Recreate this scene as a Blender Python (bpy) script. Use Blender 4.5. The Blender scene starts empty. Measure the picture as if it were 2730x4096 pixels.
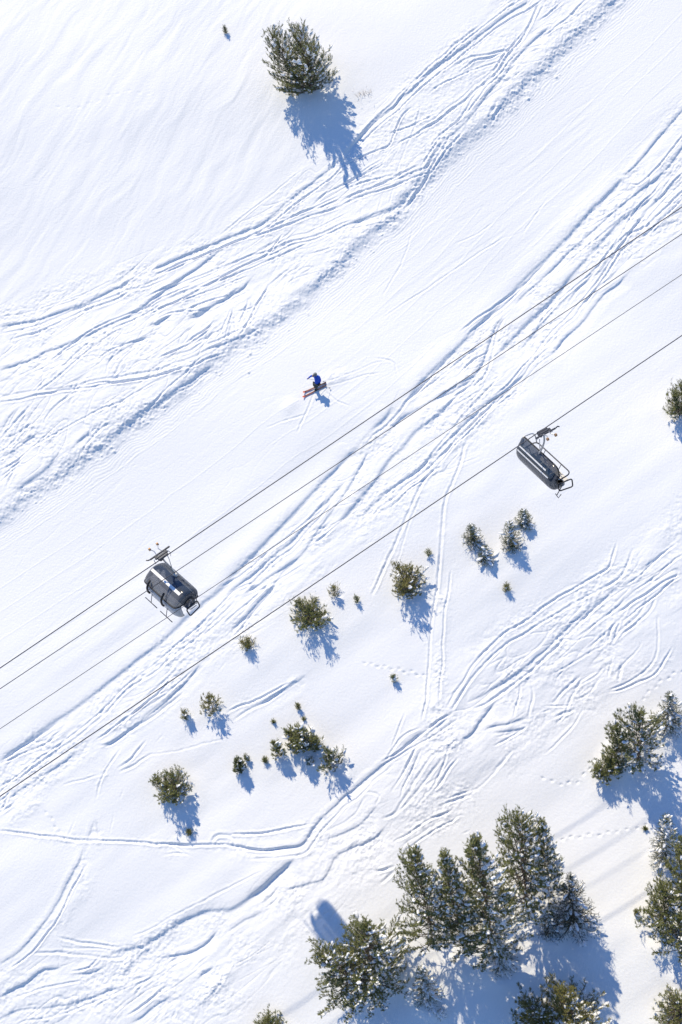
import bpy, math, random
import numpy as np

# ------------------------------------------------------------------ frame of reference
# camera frame: x right, y up in the picture, z towards the camera. World Z is plumb.
F_PX = 5456.0          # focal length in photo pixels (photo is 2730 x 4096)
DIST = 88.0            # camera to slope, metres
def nrm(v):
    v = np.array(v, float)
    return v/np.linalg.norm(v)
G = nrm((-.15, .68, .70))            # plumb-up seen in the camera frame
M = nrm((-.10, .28, .95))            # normal of the slope
S = nrm((-.54, 1.28, .50))          # towards the sun
EX = nrm(np.array([1, 0, 0]) - G[0]*G)
EY = np.cross(G, EX)
ROT = np.array([EX, EY, G])          # camera frame -> world
def W(p):
    return np.asarray(p, float) @ ROT.T
CAMC = np.array([0, 0, DIST])
def hit(px, py, hn=0.0):             # photo pixel -> point on the slope (or hn above it), camera frame
    r = np.array([(px-1365)/F_PX, -(py-2048)/F_PX, -1.0])
    t = (hn-CAMC@M)/(r@M)
    return CAMC+r*t
def proj(P):
    d = DIST-P[2]
    return 1365+P[0]*F_PX/d, 2048-P[1]*F_PX/d

# ------------------------------------------------------------------ camera, light, exposure
scn = bpy.context.scene
COL = scn.collection
cam = bpy.data.cameras.new('camera')
cam.sensor_fit = 'VERTICAL'; cam.sensor_height = 36.0; cam.sensor_width = 24.0
cam.lens = F_PX/4096*36.0
cam.clip_start = 1.0; cam.clip_end = 2000.0
camo = bpy.data.objects.new('camera', cam); COL.objects.link(camo)
import mathutils
mw = mathutils.Matrix.Identity(4)
cl = W(CAMC)
for i in range(3):
    for j in range(3):
        mw[i][j] = ROT[i][j]
    mw[i][3] = cl[i]
camo.matrix_world = mw
scn.camera = camo

SUNW = W(S)
elev = math.asin(SUNW[2]); 
world = bpy.data.worlds.new('World'); scn.world = world
world.use_nodes = True
wn = world.node_tree.nodes; wn.clear()
bg = wn.new('ShaderNodeBackground'); out = wn.new('ShaderNodeOutputWorld')
sky = wn.new('ShaderNodeTexSky'); sky.sky_type = 'NISHITA'; sky.sun_disc = False
sky.sun_elevation = elev
sky.sun_rotation = math.atan2(SUNW[0], SUNW[1])
sky.altitude = 2200; sky.air_density = 1.6; sky.dust_density = 0.0; sky.ozone_density = 6.0
tint = wn.new('ShaderNodeMix'); tint.data_type = 'RGBA'; tint.blend_type = 'MULTIPLY'; tint.inputs[0].default_value = 1.0
tint.inputs[7].default_value = (.66, .82, 1.05, 1)          # deep clear high-mountain blue
world.node_tree.links.new(sky.outputs[0], tint.inputs[6])
world.node_tree.links.new(tint.outputs[2], bg.inputs[0])
world.node_tree.links.new(bg.outputs[0], out.inputs[0])
bg.inputs[1].default_value = 0.15
sun = bpy.data.lights.new('sun', 'SUN'); sun.energy = 4.95; sun.angle = math.radians(.5)
sun.color = (1.0, .877, .645)
suno = bpy.data.objects.new('sun', sun); COL.objects.link(suno)
suno.rotation_euler = mathutils.Vector(SUNW).to_track_quat('Z', 'Y').to_euler()
scn.view_settings.view_transform = 'Standard'; scn.view_settings.look = 'None'
scn.view_settings.exposure = -0.11; scn.view_settings.gamma = 1.0
scn.view_settings.use_curve_mapping = False

# ------------------------------------------------------------------ helpers
def tag(o, label=None, cat=None, group=None, kind=None):
    if label: o['label'] = label
    if cat: o['category'] = cat
    if group: o['group'] = group
    if kind: o['kind'] = kind
    return o
def np_mesh(name, V, T, mat, parent=None, smooth=False, mats=None, midx=None):
    """V (n,3) local coords, T (k,3|4) faces"""
    V = np.ascontiguousarray(V, np.float32); T = np.ascontiguousarray(T, np.int32)
    me = bpy.data.meshes.new(name)
    me.vertices.add(len(V)); me.vertices.foreach_set('co', V.ravel())
    k = T.shape[1]
    me.loops.add(T.size); me.loops.foreach_set('vertex_index', T.ravel())
    me.polygons.add(len(T))
    me.polygons.foreach_set('loop_start', np.arange(0, T.size, k, dtype=np.int32))
    me.polygons.foreach_set('loop_total', np.full(len(T), k, np.int32))
    for m_ in (mats or [mat]): me.materials.append(m_)
    if midx is not None: me.polygons.foreach_set('material_index', np.asarray(midx, np.int32))
    if smooth: me.polygons.foreach_set('use_smooth', np.ones(len(T), bool))
    me.update(calc_edges=True); me.validate()
    o = bpy.data.objects.new(name, me); COL.objects.link(o)
    if parent: o.parent = parent
    return o
class MB:                                     # collects shapes, builds ONE mesh
    def __init__(s): s.v = []; s.f = []; s.n = 0
    def add(s, V, Fs):
        s.v += [tuple(map(float, p)) for p in V]
        s.f += [tuple(i+s.n for i in f) for f in Fs]; s.n = len(s.v)
    def box(s, c, d, R=None, bev=0.0):
        c = np.array(c, float); d = np.array(d, float)/2
        b = min(bev, d.min()*.9)
        if b <= 0:
            P = np.array([(x, y, z) for z in (-1, 1) for y in (-1, 1) for x in (-1, 1)])*d
            Fs = [(0, 2, 3, 1), (4, 5, 7, 6), (0, 1, 5, 4), (2, 6, 7, 3), (0, 4, 6, 2), (1, 3, 7, 5)]
        else:
            P = []
            for z, i in ((-d[2], b), (-d[2]+b, 0), (d[2]-b, 0), (d[2], b)):
                X, Y = d[0]-i, d[1]-i
                for (x, y) in ((X-b, -Y), (X, -Y+b), (X, Y-b), (X-b, Y), (-X+b, Y), (-X, Y-b), (-X, -Y+b), (-X+b, -Y)):
                    P.append((x, y, z))
            P = np.array(P); Fs = [tuple(range(7, -1, -1)), tuple(range(24, 32))]
            for l in range(3):
                for k in range(8):
                    Fs.append((l*8+k, l*8+(k+1) % 8, (l+1)*8+(k+1) % 8, (l+1)*8+k))
        if R is not None: P = P @ np.array(R).T
        s.add(P+c, Fs)
    def tube(s, pts, r, n=8, closed=False, cap=True):
        pts = np.array(pts, float); m = len(pts)
        rr = np.full(m, r) if np.isscalar(r) else np.array(r, float)
        prev = None; V = []
        for i in range(m):
            a = pts[(i-1) % m] if (closed or i) else pts[0]
            b = pts[(i+1) % m] if (closed or i < m-1) else pts[-1]
            t = nrm(b-a)
            if prev is None:
                u = nrm(np.cross(t, (0, 0, 1) if abs(t[2]) < .9 else (1, 0, 0)))
            else: u = nrm(prev-t*(prev@t))
            prev = u; w = np.cross(t, u)
            for k in range(n):
                th = 2*math.pi*k/n
                V.append(pts[i]+rr[i]*(math.cos(th)*u+math.sin(th)*w))
        Fs = []
        for i in range(m if closed else m-1):
            j = (i+1) % m
            for k in range(n):
                Fs.append((i*n+k, i*n+(k+1) % n, j*n+(k+1) % n, j*n+k))
        if cap and not closed:
            Fs.append(tuple(range(n-1, -1, -1))); Fs.append(tuple((m-1)*n+k for k in range(n)))
        s.add(V, Fs)
    def build(s, name, mat, parent=None, smooth=False, loc=None):
        me = bpy.data.meshes.new(name); me.from_pydata(s.v, [], s.f); me.materials.append(mat)
        if smooth: me.polygons.foreach_set('use_smooth', [True]*len(me.polygons))
        me.update()
        o = bpy.data.objects.new(name, me); COL.objects.link(o)
        if parent: o.parent = parent
        if loc is not None: o.location = loc
        return o
def fillet(pts, r=.2, n=6, closed=False):
    pts = [np.array(p, float) for p in pts]; m = len(pts); o = []
    for i in range(m):
        if not closed and i in (0, m-1): o.append(pts[i]); continue
        a, p, b = pts[(i-1) % m], pts[i], pts[(i+1) % m]
        ra = min(r, np.linalg.norm(a-p)*.49); rb = min(r, np.linalg.norm(b-p)*.49)
        A = p+nrm(a-p)*ra; B = p+nrm(b-p)*rb
        for k in range(n+1):
            t = k/n; o.append((1-t)**2*A+2*t*(1-t)*p+t*t*B)
    return o
def empty(name, loc, rot=None):
    o = bpy.data.objects.new(name, None); COL.objects.link(o)
    o.empty_display_size = .2
    if rot is None: o.location = loc
    else:
        m_ = mathutils.Matrix.Identity(4)
        for i in range(3):
            for j in range(3): m_[i][j] = rot[i][j]
            m_[i][3] = loc[i]
        o.matrix_world = m_
    return o

# ------------------------------------------------------------------ materials
def mat(name, col, rough=.6, metal=0.0, noise=None, bump=None, **kw):
    m_ = bpy.data.materials.new(name); m_.use_nodes = True
    nt = m_.node_tree; b = nt.nodes['Principled BSDF']
    b.inputs['Base Color'].default_value = (*col, 1); b.inputs['Roughness'].default_value = rough
    b.inputs['Metallic'].default_value = metal
    for k, v in kw.items(): b.inputs[k.replace('_', ' ')].default_value = v
    tc = nt.nodes.new('ShaderNodeTexCoord')
    if noise:
        sc, col2, lo, hi = noise
        n = nt.nodes.new('ShaderNodeTexNoise'); n.inputs['Scale'].default_value = sc; n.inputs['Detail'].default_value = 4
        nt.links.new(tc.outputs['Object'], n.inputs['Vector'])
        r = nt.nodes.new('ShaderNodeValToRGB'); r.color_ramp.elements[0].position = lo; r.color_ramp.elements[1].position = hi
        r.color_ramp.elements[0].color = (*col, 1); r.color_ramp.elements[1].color = (*col2, 1)
        nt.links.new(n.outputs['Fac'], r.inputs['Fac']); nt.links.new(r.outputs['Color'], b.inputs['Base Color'])
    if bump:
        sc, st, dist = bump
        n2 = nt.nodes.new('ShaderNodeTexNoise'); n2.inputs['Scale'].default_value = sc; n2.inputs['Detail'].default_value = 5
        nt.links.new(tc.outputs['Object'], n2.inputs['Vector'])
        bp = nt.nodes.new('ShaderNodeBump'); bp.inputs['Strength'].default_value = st; bp.inputs['Distance'].default_value = dist
        nt.links.new(n2.outputs['Fac'], bp.inputs['Height']); nt.links.new(bp.outputs['Normal'], b.inputs['Normal'])
    return m_
SNOW = mat('snow', (.860, .870, .884), .62, bump=(7.0, .55, .03), Specular_IOR_Level=.25)
SNOWC = mat('branch_snow', (.90, .91, .93), .6, bump=(12.0, .4, .03), Specular_IOR_Level=.25)
NEEDLE = [mat('pine_needles', (.105, .125, .032), .62, noise=(2.2, (.25, .245, .085), .35, .72)),
          mat('spruce_needles', (.065, .088, .028), .62, noise=(2.6, (.17, .18, .065), .35, .75)),
          mat('yellowed_needles', (.13, .135, .030), .62, noise=(2.2, (.27, .235, .075), .35, .7)),
          mat('dark_spruce_needles', (.016, .034, .014), .62, noise=(2.6, (.045, .062, .022), .35, .75))]
BARK = mat('bark', (.10, .075, .055), .9, noise=(9, (.20, .165, .13), .3, .7))
TWIG = mat('twig', (.30, .24, .20), .9, noise=(9, (.40, .34, .30), .3, .7))

# ------------------------------------------------------------------ the snow slope
rng = np.random.default_rng(7)
EU = nrm(np.array([1, 0, 0])-M[0]*M); EV = np.cross(M, EU)     # in-plane axes (camera frame)
def uv(px, py):
    p = hit(px, py); return p@EU, p@EV
def lattice(seed): return np.random.default_rng(seed).random((256, 256)).astype(np.float32)*2-1
def vnoise(x, y, seed):
    L = lattice(seed)
    xi = np.floor(x).astype(np.int64); yi = np.floor(y).astype(np.int64)
    fx = (x-xi).astype(np.float32); fy = (y-yi).astype(np.float32)
    fx = fx*fx*fx*(fx*(fx*6-15)+10); fy = fy*fy*fy*(fy*(fy*6-15)+10)
    x0 = xi & 255; x1 = (xi+1) & 255; y0 = yi & 255; y1 = (yi+1) & 255
    return (L[y0, x0]*(1-fx)+L[y0, x1]*fx)*(1-fy)+(L[y1, x0]*(1-fx)+L[y1, x1]*fx)*fy
def fbm(x, y, seed, o=4, g=.5):
    r = 0; a = 1.0
    for i in range(o):
        r = r+a*vnoise(x*2**i+17.3*i, y*2**i-9.1*i, seed+i); a *= g
    return r
STEP = .047
fu = np.arange(-27.0, 27.0, STEP); fv = np.arange(-34.5, 42.5, STEP)
def grow(end, sgn):
    o = []; s = STEP; x = end
    while abs(x-end) < 260:
        s = min(s*1.12, 9); x += sgn*s; o.append(x)
    return np.array(o)
gu = np.concatenate([grow(fu[0], -1)[::-1], fu, grow(fu[-1], 1)])
gv = np.concatenate([grow(fv[0], -1)[::-1], fv, grow(fv[-1], 1)])
U, V_ = np.meshgrid(gu, gv)
H = np.zeros(U.shape, np.float32)
ROUGH = np.zeros(U.shape, np.float32)

# traced lines in the snow; each block: origin and scale of the traced piece of the photo
SC = {'Z': 1.0}
BLOCKS = {'Z': (0, 0), 'A': (1365, 0), 'B': (600, 500), 'C': (0, 1100), 'D': (1530, 700), 'E': (900, 1500),
          'F': (0, 2300), 'G': (0, 3196), 'H': (1530, 2200), 'I': (900, 2700)}
# kind: g groove, e step down towards the sunless side, E trench under a bank, n hairline, r rubble, b long bank
TR = '''
Ae 985,0 900,55 840,95 750,170 660,240 600,285 560,320 500,360 430,420 370,480 310,520 290,550 215,605 155,660 100,710 40,780 0,860
Ag 1050,0 1000,35 920,80 850,120 790,165 700,240 640,285 560,365 490,410 420,470 350,530 280,605 200,660 130,720 60,800 0,850
Ag 1035,20 1010,80 985,140 950,195 920,240 870,300 830,370 760,440 710,470 640,545 560,600 510,640 430,690
Ag 1160,10 1100,60 1040,110
Ae 1090,140 1030,190 990,230 940,280 890,340 850,400 780,470 700,590 650,650 590,700 540,740 500,800 440,890
Ag 1290,0 1240,40 1190,100 1130,140 1080,180 1040,200
Ag 895,260 830,275 770,295 700,300 640,325 590,360
Ag 870,315 800,340 740,355 680,380 640,400 570,430 510,460 460,500
Ag 370,570 320,610 290,680 270,730 250,770 160,800 80,830 0,870
Ag 285,765 350,730 400,710 460,665 510,640
An 420,560 400,630 380,690 360,730 330,800 300,870 290,940
Ag 480,840 440,885 380,905 300,940 260,955 200,965 130,990 60,1015 0,1035
Ag 480,900 420,915 340,950 270,980 200,1000 110,1020 50,1045 0,1070
Ag 230,860 120,910 0,970
Ae 370,970 340,1020 300,1070 270,1090 190,1110 120,1140 40,1165
Ag 560,700 520,770 470,840 440,890 400,960 340,1040 300,1085
Ag 640,690 600,740 550,790 490,880 440,940 410,990
An 210,1030 190,1110
An 275,980 250,1080
Ag 940,345 980,330
Ag 990,275 1020,262 1050,258
Ag 900,410 950,370
Ag 820,530 790,580 760,630
An 1070,0 1040,60 1010,120
Be 1155,10 1090,70 1020,140 960,210 880,270 780,340 700,400 620,480 550,525 450,560 360,595 250,640 130,690 0,750
Bn 790,230 680,320 560,410 450,495 360,570
Bg 1000,385 900,420 820,440 740,470 600,505
Bg 1000,417 930,440 850,465 780,490 700,520 620,550 540,570 440,600
Bg 490,570 420,610 350,640 260,670 130,740 0,790
Be 350,660 290,700 220,750 160,790 100,840 50,870 0,910
Bg 1060,500 1000,530 900,575 830,605 760,610 700,640 640,670 560,690 500,720 400,770 300,810 200,850 100,895 0,945
Be 1290,440 1240,450 1130,490 1060,505 1000,530
Bg 830,610 760,640 660,680 560,730 460,765 360,810 260,860 150,910 50,950 0,965
Bg 1200,210 1100,260 1000,310 900,360 860,400
Be 530,790 480,850 420,880 380,910 300,955 240,980 190,1000
Bg 970,630 900,650 830,670
Bg 620,830 590,890 560,930 540,980 500,1050 470,1100
Bg 740,740 690,770 620,830
Bg 515,900 500,960 470,1040
Bg 430,950 420,1010 400,1080 385,1130
Bg 340,1020 310,1060 240,1100 180,1150
Be 580,1050 520,1090 440,1120 380,1150 300,1176
Be 100,990 60,1010 20,1040 0,1050
Bg 690,560 650,620 600,680
Bn 750,520 700,590
Ce 740,0 620,50 500,110 400,155 300,190 200,225 100,245 0,265
Cg 860,0 750,50 680,60 600,100 480,135 400,170 300,210 180,260 110,280 40,295 0,305
Ce 950,0 880,50 800,110 740,160 680,205 600,240 500,290 400,335 300,380 230,400 170,440 100,465 0,495
Cg 1190,0 1100,40 1000,70 900,110 840,140 780,190 700,230 600,270 520,320 440,370 380,430 320,490
Cg 1290,0 1170,50 1050,90 950,130 860,150 800,190
Cg 500,360 440,410 380,470 320,520 250,580 200,610
Cg 240,545 210,580 180,610
Cg 0,635 100,620 190,605 300,600 400,590 470,560 560,545 600,545 700,520 830,500 900,470 1000,440 1070,400 1150,370
Cg 0,665 60,660 130,650 200,630 300,610 400,600 480,590 570,570 700,555 800,540 900,510 980,480
Cg 720,380 660,420 620,490 590,540
Ce 900,200 860,215 820,250 770,260
Ce 1100,165 1030,205 980,225
Ce 1240,60 1190,110 1100,160
Ce 780,310 700,350 640,390 580,430 550,480
Cg 1130,240 1110,270 1050,320 980,370 900,400 830,440
Ce 1300,130 1290,160 1240,190
Ce 1215,180 1205,230 1190,330
Ce 1110,470 1060,500 1000,550 940,590 880,630 800,700
Cg 860,540 760,590 680,640 600,690 540,700 450,750 370,790 300,830 200,890 150,910
CE 820,660 760,700 700,760 640,790
Ce 550,770 500,810 440,850 390,900
Ce 610,820 570,840 540,880
Ce 100,690 50,740 20,790 0,810
Cg 160,680 110,740 60,790 20,840 0,860
Cg 390,620 330,660 280,700 240,750 230,790
Ce 220,820 150,860 90,910 40,940 0,955
Cg 130,940 70,990 0,1020
CE 300,930 270,980 240,1020 180,1060 130,1090 70,1140
Cg 90,1000 40,1050 0,1090
DE 1260,0 1200,60 1130,130 1060,200 1010,260 940,330 870,410 800,470 740,530 670,600 600,670 520,750 460,820 400,880 330,950 260,1020 180,1100 130,1176
Dg 850,450 780,520 720,590 650,660 580,720 500,780 440,840
Dg 380,920 300,1010 200,1110 150,1170
De 1450,0 1380,50 1290,120 1220,170 1150,240 1090,290 1020,350 950,420 880,490 800,560 720,630 690,670
DE 1420,90 1340,160 1240,220 1180,300 1120,360 1050,440 980,510 940,570 880,640 800,720 730,790 670,850 610,920
De 1570,0 1500,60 1440,120 1380,170 1340,230 1290,300 1240,360 1190,420 1150,480 1080,540 980,610 900,690 820,780 740,880 700,920
Dg 1390,180 1320,260 1260,340 1220,400 1190,450 1120,560 1060,620 990,710 900,790 850,850 800,930 730,1000 670,1080 600,1150
Dg 1570,130 1480,200 1430,260 1370,310 1320,330 1260,380 1220,440 1170,520 1100,600 1050,680
De 1570,220 1480,250 1400,290 1330,330
De 1280,510 1240,560 1170,600 1130,650 1080,710 1050,760 1000,800 940,860 910,910 870,930
De 620,740 590,790 560,870 540,930 520,990 480,1050 400,1090 320,1140 280,1170
Dg 560,920 480,960 400,1040
Dn 640,830 650,790
Dg 870,900 800,960 740,1040 690,1100
Dg 620,1050 560,1080
Dn 590,230 500,300 380,350
Dn 640,310 500,400 370,490 270,560 150,640 0,740
Dn 160,270 100,460 40,560 0,620
Dn 860,110 820,170 740,290
EE 870,165 850,210 800,250 760,290
EE 690,370 630,430 580,490 520,540 470,600 400,670 340,740 270,810 200,880 130,950 60,1010 0,1070
Eg 1090,0 1040,50 960,130 920,180 880,230 840,270 780,310 740,360
Ee 750,400 710,470 680,530 650,580 600,660 540,740 480,820 430,900 390,950 350,990 290,1040 230,1130 190,1170
Ee 1310,0 1250,50 1190,90 1120,110 1060,150 980,190 900,240 850,300
EE 1190,130 1140,180 1080,230 1020,270 970,320 930,380 870,420 830,480 790,540 740,600 690,660 640,720 590,760
Eg 1340,80 1280,120 1210,160
En 1280,110 1275,160 1270,240
Ee 1560,0 1500,50 1440,100 1380,140 1300,210 1240,270 1180,330 1130,380 1060,450 1000,510 940,540 880,590 820,640 760,690 720,730 720,750
Eg 1460,90 1400,150 1340,210 1280,270 1220,340 1160,400 1060,520 940,600 840,680
Eg 1260,340 1240,420 1220,500 1180,590 1155,650 1140,760 1130,870 1125,960 1110,1060 1110,1170
Eg 1130,480 1060,520 1020,590 990,660 950,740 920,820 880,900 850,970 810,1060 770,1150
Ee 620,560 580,600 540,650 500,700 450,760 400,810 340,880 260,930 210,980 110,1070 50,1110 0,1150
Ee 390,950 300,1010 200,1080 100,1140
Eg 580,790 520,840 470,880
FE 1225,0 1150,70 1050,150 960,230 880,310 810,370 740,420 640,500 540,580 450,650 370,710 280,770 180,840 80,910 0,960
Fg 1350,30 1280,50 1200,100 1140,170 1080,230 1040,270 940,350 860,420 800,480 720,530 640,600 570,680 510,740 450,790 370,850 290,910 220,950 160,1000 100,1050 0,1110
Fe 1440,40 1380,110 1310,190 1260,240 1200,300
Fg 960,450 900,520 840,580 760,640
Fe 1050,465 1000,530 940,590 870,660 800,720 720,780 640,840 580,890 530,910
Fg 790,650 720,710 660,760 620,800
Fe 410,920 340,980 260,1030 180,1080 100,1130 40,1170
Fg 340,800 290,840 250,885
Fg 300,780 200,850 100,910 0,985
Fg 630,910 600,960 570,1000 540,1060 520,1110 510,1170
Fn 520,1045 450,1070 400,1080 330,1100
Fg 1568,540 1530,575 1470,610 1400,660 1340,690 1260,730 1220,760
Fg 800,930 740,970 700,1000 630,1030
Fn 1180,850 1000,900 900,930 800,940 740,940
Fn 1180,460 1140,510
Fn 1115,370 1080,420
Fn 860,830 820,870
Fn 650,1120 630,1170
Ge 495,115 480,170 465,220
Ge 445,260 420,330 380,400 340,480 300,560 260,620 210,680 150,750 90,810 40,840 0,860
Gr 490,370 460,440 400,520 350,590 280,680
Gg 0,170 80,175 170,185 260,200 340,205 440,220 520,220 600,225 700,225 800,235 870,235 940,238 1000,240 1090,240 1160,240 1260,250 1330,270 1420,265 1500,255 1568,250
Ge 870,230 940,235 1000,245
GE 1535,310 1490,350 1440,395 1400,440 1350,480 1290,525 1220,570 1160,575 1080,580 1010,610 950,630 890,670 850,700 780,740 740,770 660,785 580,790
Gr 970,620 850,700 740,770 680,830 660,900 640,970
Gn 1370,375 1290,420 1200,465 1110,510 1040,550 950,590 860,640 780,690 700,715
Gg 180,805 300,800 400,815 500,820 600,835 650,825
Ge 1140,685 1100,740 1050,775 980,805 900,820 840,830
Ge 340,870 300,885 230,890 180,930 120,970 60,1000 0,1040
Ge 555,870 510,900 450,915 380,915
Gg 440,950 340,965 230,985 160,1015 70,1040
Ge 640,980 560,1005 490,1035 400,1065 300,1085 200,1090 120,1095 50,1120 0,1145
Gg 800,920 720,940 680,955
Ge 910,1020 850,1060 790,1100 740,1140 680,1170
Gr 1240,870 1180,930 1120,990 1040,1040 980,1085
Ge 1130,880 1070,910 1030,945
Ge 1380,580 1340,610 1280,630 1240,660 1190,700
Ge 1450,465 1420,510 1350,550
Gg 1568,460 1500,480
Gg 930,1080 905,1150
Gg 590,1030 540,1060 500,1090
Gn 620,890 570,895
Gg 100,0 60,40 0,75
Gr 230,0 150,55 90,100 30,150
Gg 1105,240 1130,190 1200,190 1230,210 1220,250
Gn 1250,185 1400,180 1500,165 1568,150
Gn 600,70 580,200
Gn 400,110 360,205
Hg 305,0 300,100 290,200 270,300 255,400 245,500 243,600 240,680 230,790 210,890
Hr 330,200 315,330 300,430 295,600 300,700 280,880
Hg 1310,0 1290,50 1260,140 1190,180 1130,210 1050,250 960,300 880,350 800,400 740,440 660,480 600,530 540,590 490,640 450,700 400,770 360,840
He 1250,185 1180,230 1100,290 1040,340 970,400 910,460 860,510 800,560 770,590 700,640 640,680 580,720 520,760 460,785
He 1470,0 1420,50 1380,85 1340,110
Hg 1270,250 1250,285 1210,310 1150,360 1090,400 1015,460
Hg 1570,140 1500,170 1460,210 1410,260 1340,300 1300,340 1260,370
Hg 1430,240 1400,320 1320,390 1250,440
Hg 1570,30 1480,90 1430,140 1360,190 1290,230
Hg 1195,400 1190,460 1180,495
Hg 1240,370 1220,430 1210,480
Hg 1205,570 1190,620 1180,680
Hn 1360,470 1330,530 1270,590 1210,650
Hg 1440,350 1445,500 1430,570 1390,620 1330,660 1240,710 1180,730
Hn 1180,490 1100,520 1010,580 920,630 880,650
Hg 1040,650 980,700 930,750 890,800
Hn 1160,600 1130,650 1060,690 990,730
Hn 1160,640 1110,710 1080,750 990,785
He 760,875 700,890 640,910 580,915 530,945
He 755,920 700,935 640,945 580,950
Hg 880,830 830,850
Hg 1010,825 940,855 890,880
Hn 1050,830 1010,910 960,960 900,1020 850,1060
He 590,790 540,850 500,900 470,960 400,990
Hg 370,850 310,880 250,930 200,970 140,1020 80,1060 0,1110
Hg 780,690 790,760 770,830 765,880
Hg 200,930 110,970 50,1050 20,1100
Hn 120,850 90,930 50,1040
Hg 180,1020 150,1080 120,1150
Hg 680,1040 640,1090 570,1170
Hr 440,960 330,1040 250,1130 200,1176
Ie 420,0 360,50 300,90 230,130 180,160
Ie 1040,290 980,330 900,400 860,440 820,470 760,520 720,560 660,610 620,630 580,680 530,720 480,770 440,830 410,890 340,900 230,910 140,905 50,890 0,885
Ig 470,780 400,790 300,810 210,825 80,835 0,830
IE 360,960 300,1010 240,1060 180,1120 110,1170
Ig 1155,215 1100,260 1040,290
Ig 1010,370 970,430 950,490 910,550 870,610
Ig 1220,430 1180,480 1140,550 1100,600 1060,625
Ig 1090,410 1040,490 1000,550 960,620 920,680 880,735 830,750
Ig 1060,560 1055,620 1020,670 980,710
Ie 840,790 800,840 740,880 680,890 640,920 580,940 550,1010 520,1070 430,1090 330,1125
Ie 800,680 770,710 740,750 700,785 640,815 580,840 525,860
Ig 1300,600 1230,625 1150,655
Ig 1280,630 1200,655 1120,690
Ig 1230,730 1180,770 1110,800 1040,850 980,890 930,930
Ig 1280,810 1240,830
Ig 900,1010 850,1060 810,1090
In 1500,390 1470,440 1430,490 1350,570 1300,600
Ig 730,610 820,625 780,690
In 940,200 900,300 870,390
Ig 270,1120 240,1160
Ze 2900,250 2800,370 2730,440 2640,540 2560,640 2494,700
Zg 2850,400 2730,540 2650,650 2560,740 2517,730
Ze 2900,360 2730,590 2660,680 2600,730
Zg 2900,500 2780,640 2690,730 2640,790
Zg 2850,660 2730,760 2640,850 2560,930
Zn 1300,1532 1350,1512 1420,1484 1490,1452 1560,1440
Zn 1305,1545 1380,1526 1450,1500 1530,1490
Zr 1290,1530 1340,1508 1400,1488
Zr 1200,1590 1160,1620 1120,1660
Zn 1290,1556 1340,1600 1400,1625
Zn 1255,1570 1240,1620 1210,1680 1190,1730
Zn 1235,1655 1190,1668 1140,1682 1100,1700 1060,1712
Zn 1500,1430 1580,1440 1590,1500
'''
BANK = [(2466, 0), (2413, 54), (2345, 115), (2283, 168), (2230, 222), (2176, 276), (2123, 322), (2084, 367), (2023, 421), (1962, 482), (1901, 536), (1837, 589), (1794, 635), (1732, 689), (1686, 750), (1618, 819), (1557, 900), (1503, 921), (1457, 967), (1396, 1028), (1335, 1082), (1289, 1128), (1235, 1173), (1182, 1227), (1120, 1273), (1067, 1312), (1010, 1355), (941, 1391), (865, 1444), (804, 1490), (735, 1552), (673, 1597), (612, 1643), (559, 1682), (490, 1720), (436, 1773), (367, 1819), (306, 1865), (230, 1919), (153, 1972), (60, 2030), (-60, 2110), (-250, 2230)]
BANK = [(2800, -330), (2600, -130)]+BANK

def resample(P, step=.22):
    P = np.array(P, float)
    # smooth the hand-set corners (Chaikin), then even steps
    for _ in range(2):
        if len(P) < 3: break
        Q = [P[0]]
        for a, b in zip(P[:-1], P[1:]): Q += [a*.75+b*.25, a*.25+b*.75]
        Q.append(P[-1]); P = np.array(Q)
    d = np.r_[0, np.cumsum(np.linalg.norm(np.diff(P, axis=0), axis=1))]
    n = max(2, int(d[-1]/step)+1); t = np.linspace(0, d[-1], n)
    return np.c_[np.interp(t, d, P[:, 0]), np.interp(t, d, P[:, 1])], t
SHD = np.array([-(S-M*(S@M))@EU, -(S-M*(S@M))@EV]); SHD /= np.linalg.norm(SHD)    # where shadows fall, in-plane
def field(P, R):
    """signed distance (positive on the side where shadows fall) and arc position near a line"""
    lo = P.min(0)-R; hi = P.max(0)+R
    i0, i1 = np.searchsorted(gu, (lo[0], hi[0])); j0, j1 = np.searchsorted(gv, (lo[1], hi[1]))
    if i1-i0 < 2 or j1-j0 < 2: return None
    D = np.full((j1-j0, i1-i0), 1e9, np.float32); Sg = np.ones_like(D); A = np.zeros_like(D)
    dirv = P[-1]-P[0]; nn = np.array([-dirv[1], dirv[0]]); flip = 1 if nn@SHD > 0 else -1
    s0 = 0.0
    for a, b in zip(P[:-1], P[1:]):
        l = np.minimum(a, b)-R; h = np.maximum(a, b)+R
        a0, a1 = np.searchsorted(gu, (l[0], h[0])); b0, b1 = np.searchsorted(gv, (l[1], h[1]))
        L = np.linalg.norm(b-a)
        if a1 > a0 and b1 > b0 and L > 1e-6:
            x = gu[a0:a1][None, :]-a[0]; y = gv[b0:b1][:, None]-a[1]
            tx, ty = (b-a)/L
            t = x*tx+y*ty; tc = np.clip(t, 0, L)
            d = np.sqrt((x-tc*tx)**2+(y-tc*ty)**2)
            sl = (slice(b0-j0, b1-j0), slice(a0-i0, a1-i0))
            m_ = d < D[sl]
            D[sl] = np.where(m_, d, D[sl])
            Sg[sl] = np.where(m_, np.where((-x*ty+y*tx)*flip >= 0, 1, -1), Sg[sl])
            A[sl] = np.where(m_, s0+tc, A[sl])
        s0 += L
    return (slice(j0, j1), slice(i0, i1)), D, Sg, A, s0
def g_(x, w): return np.exp(-(x/w)**2)
lines = []
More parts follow.
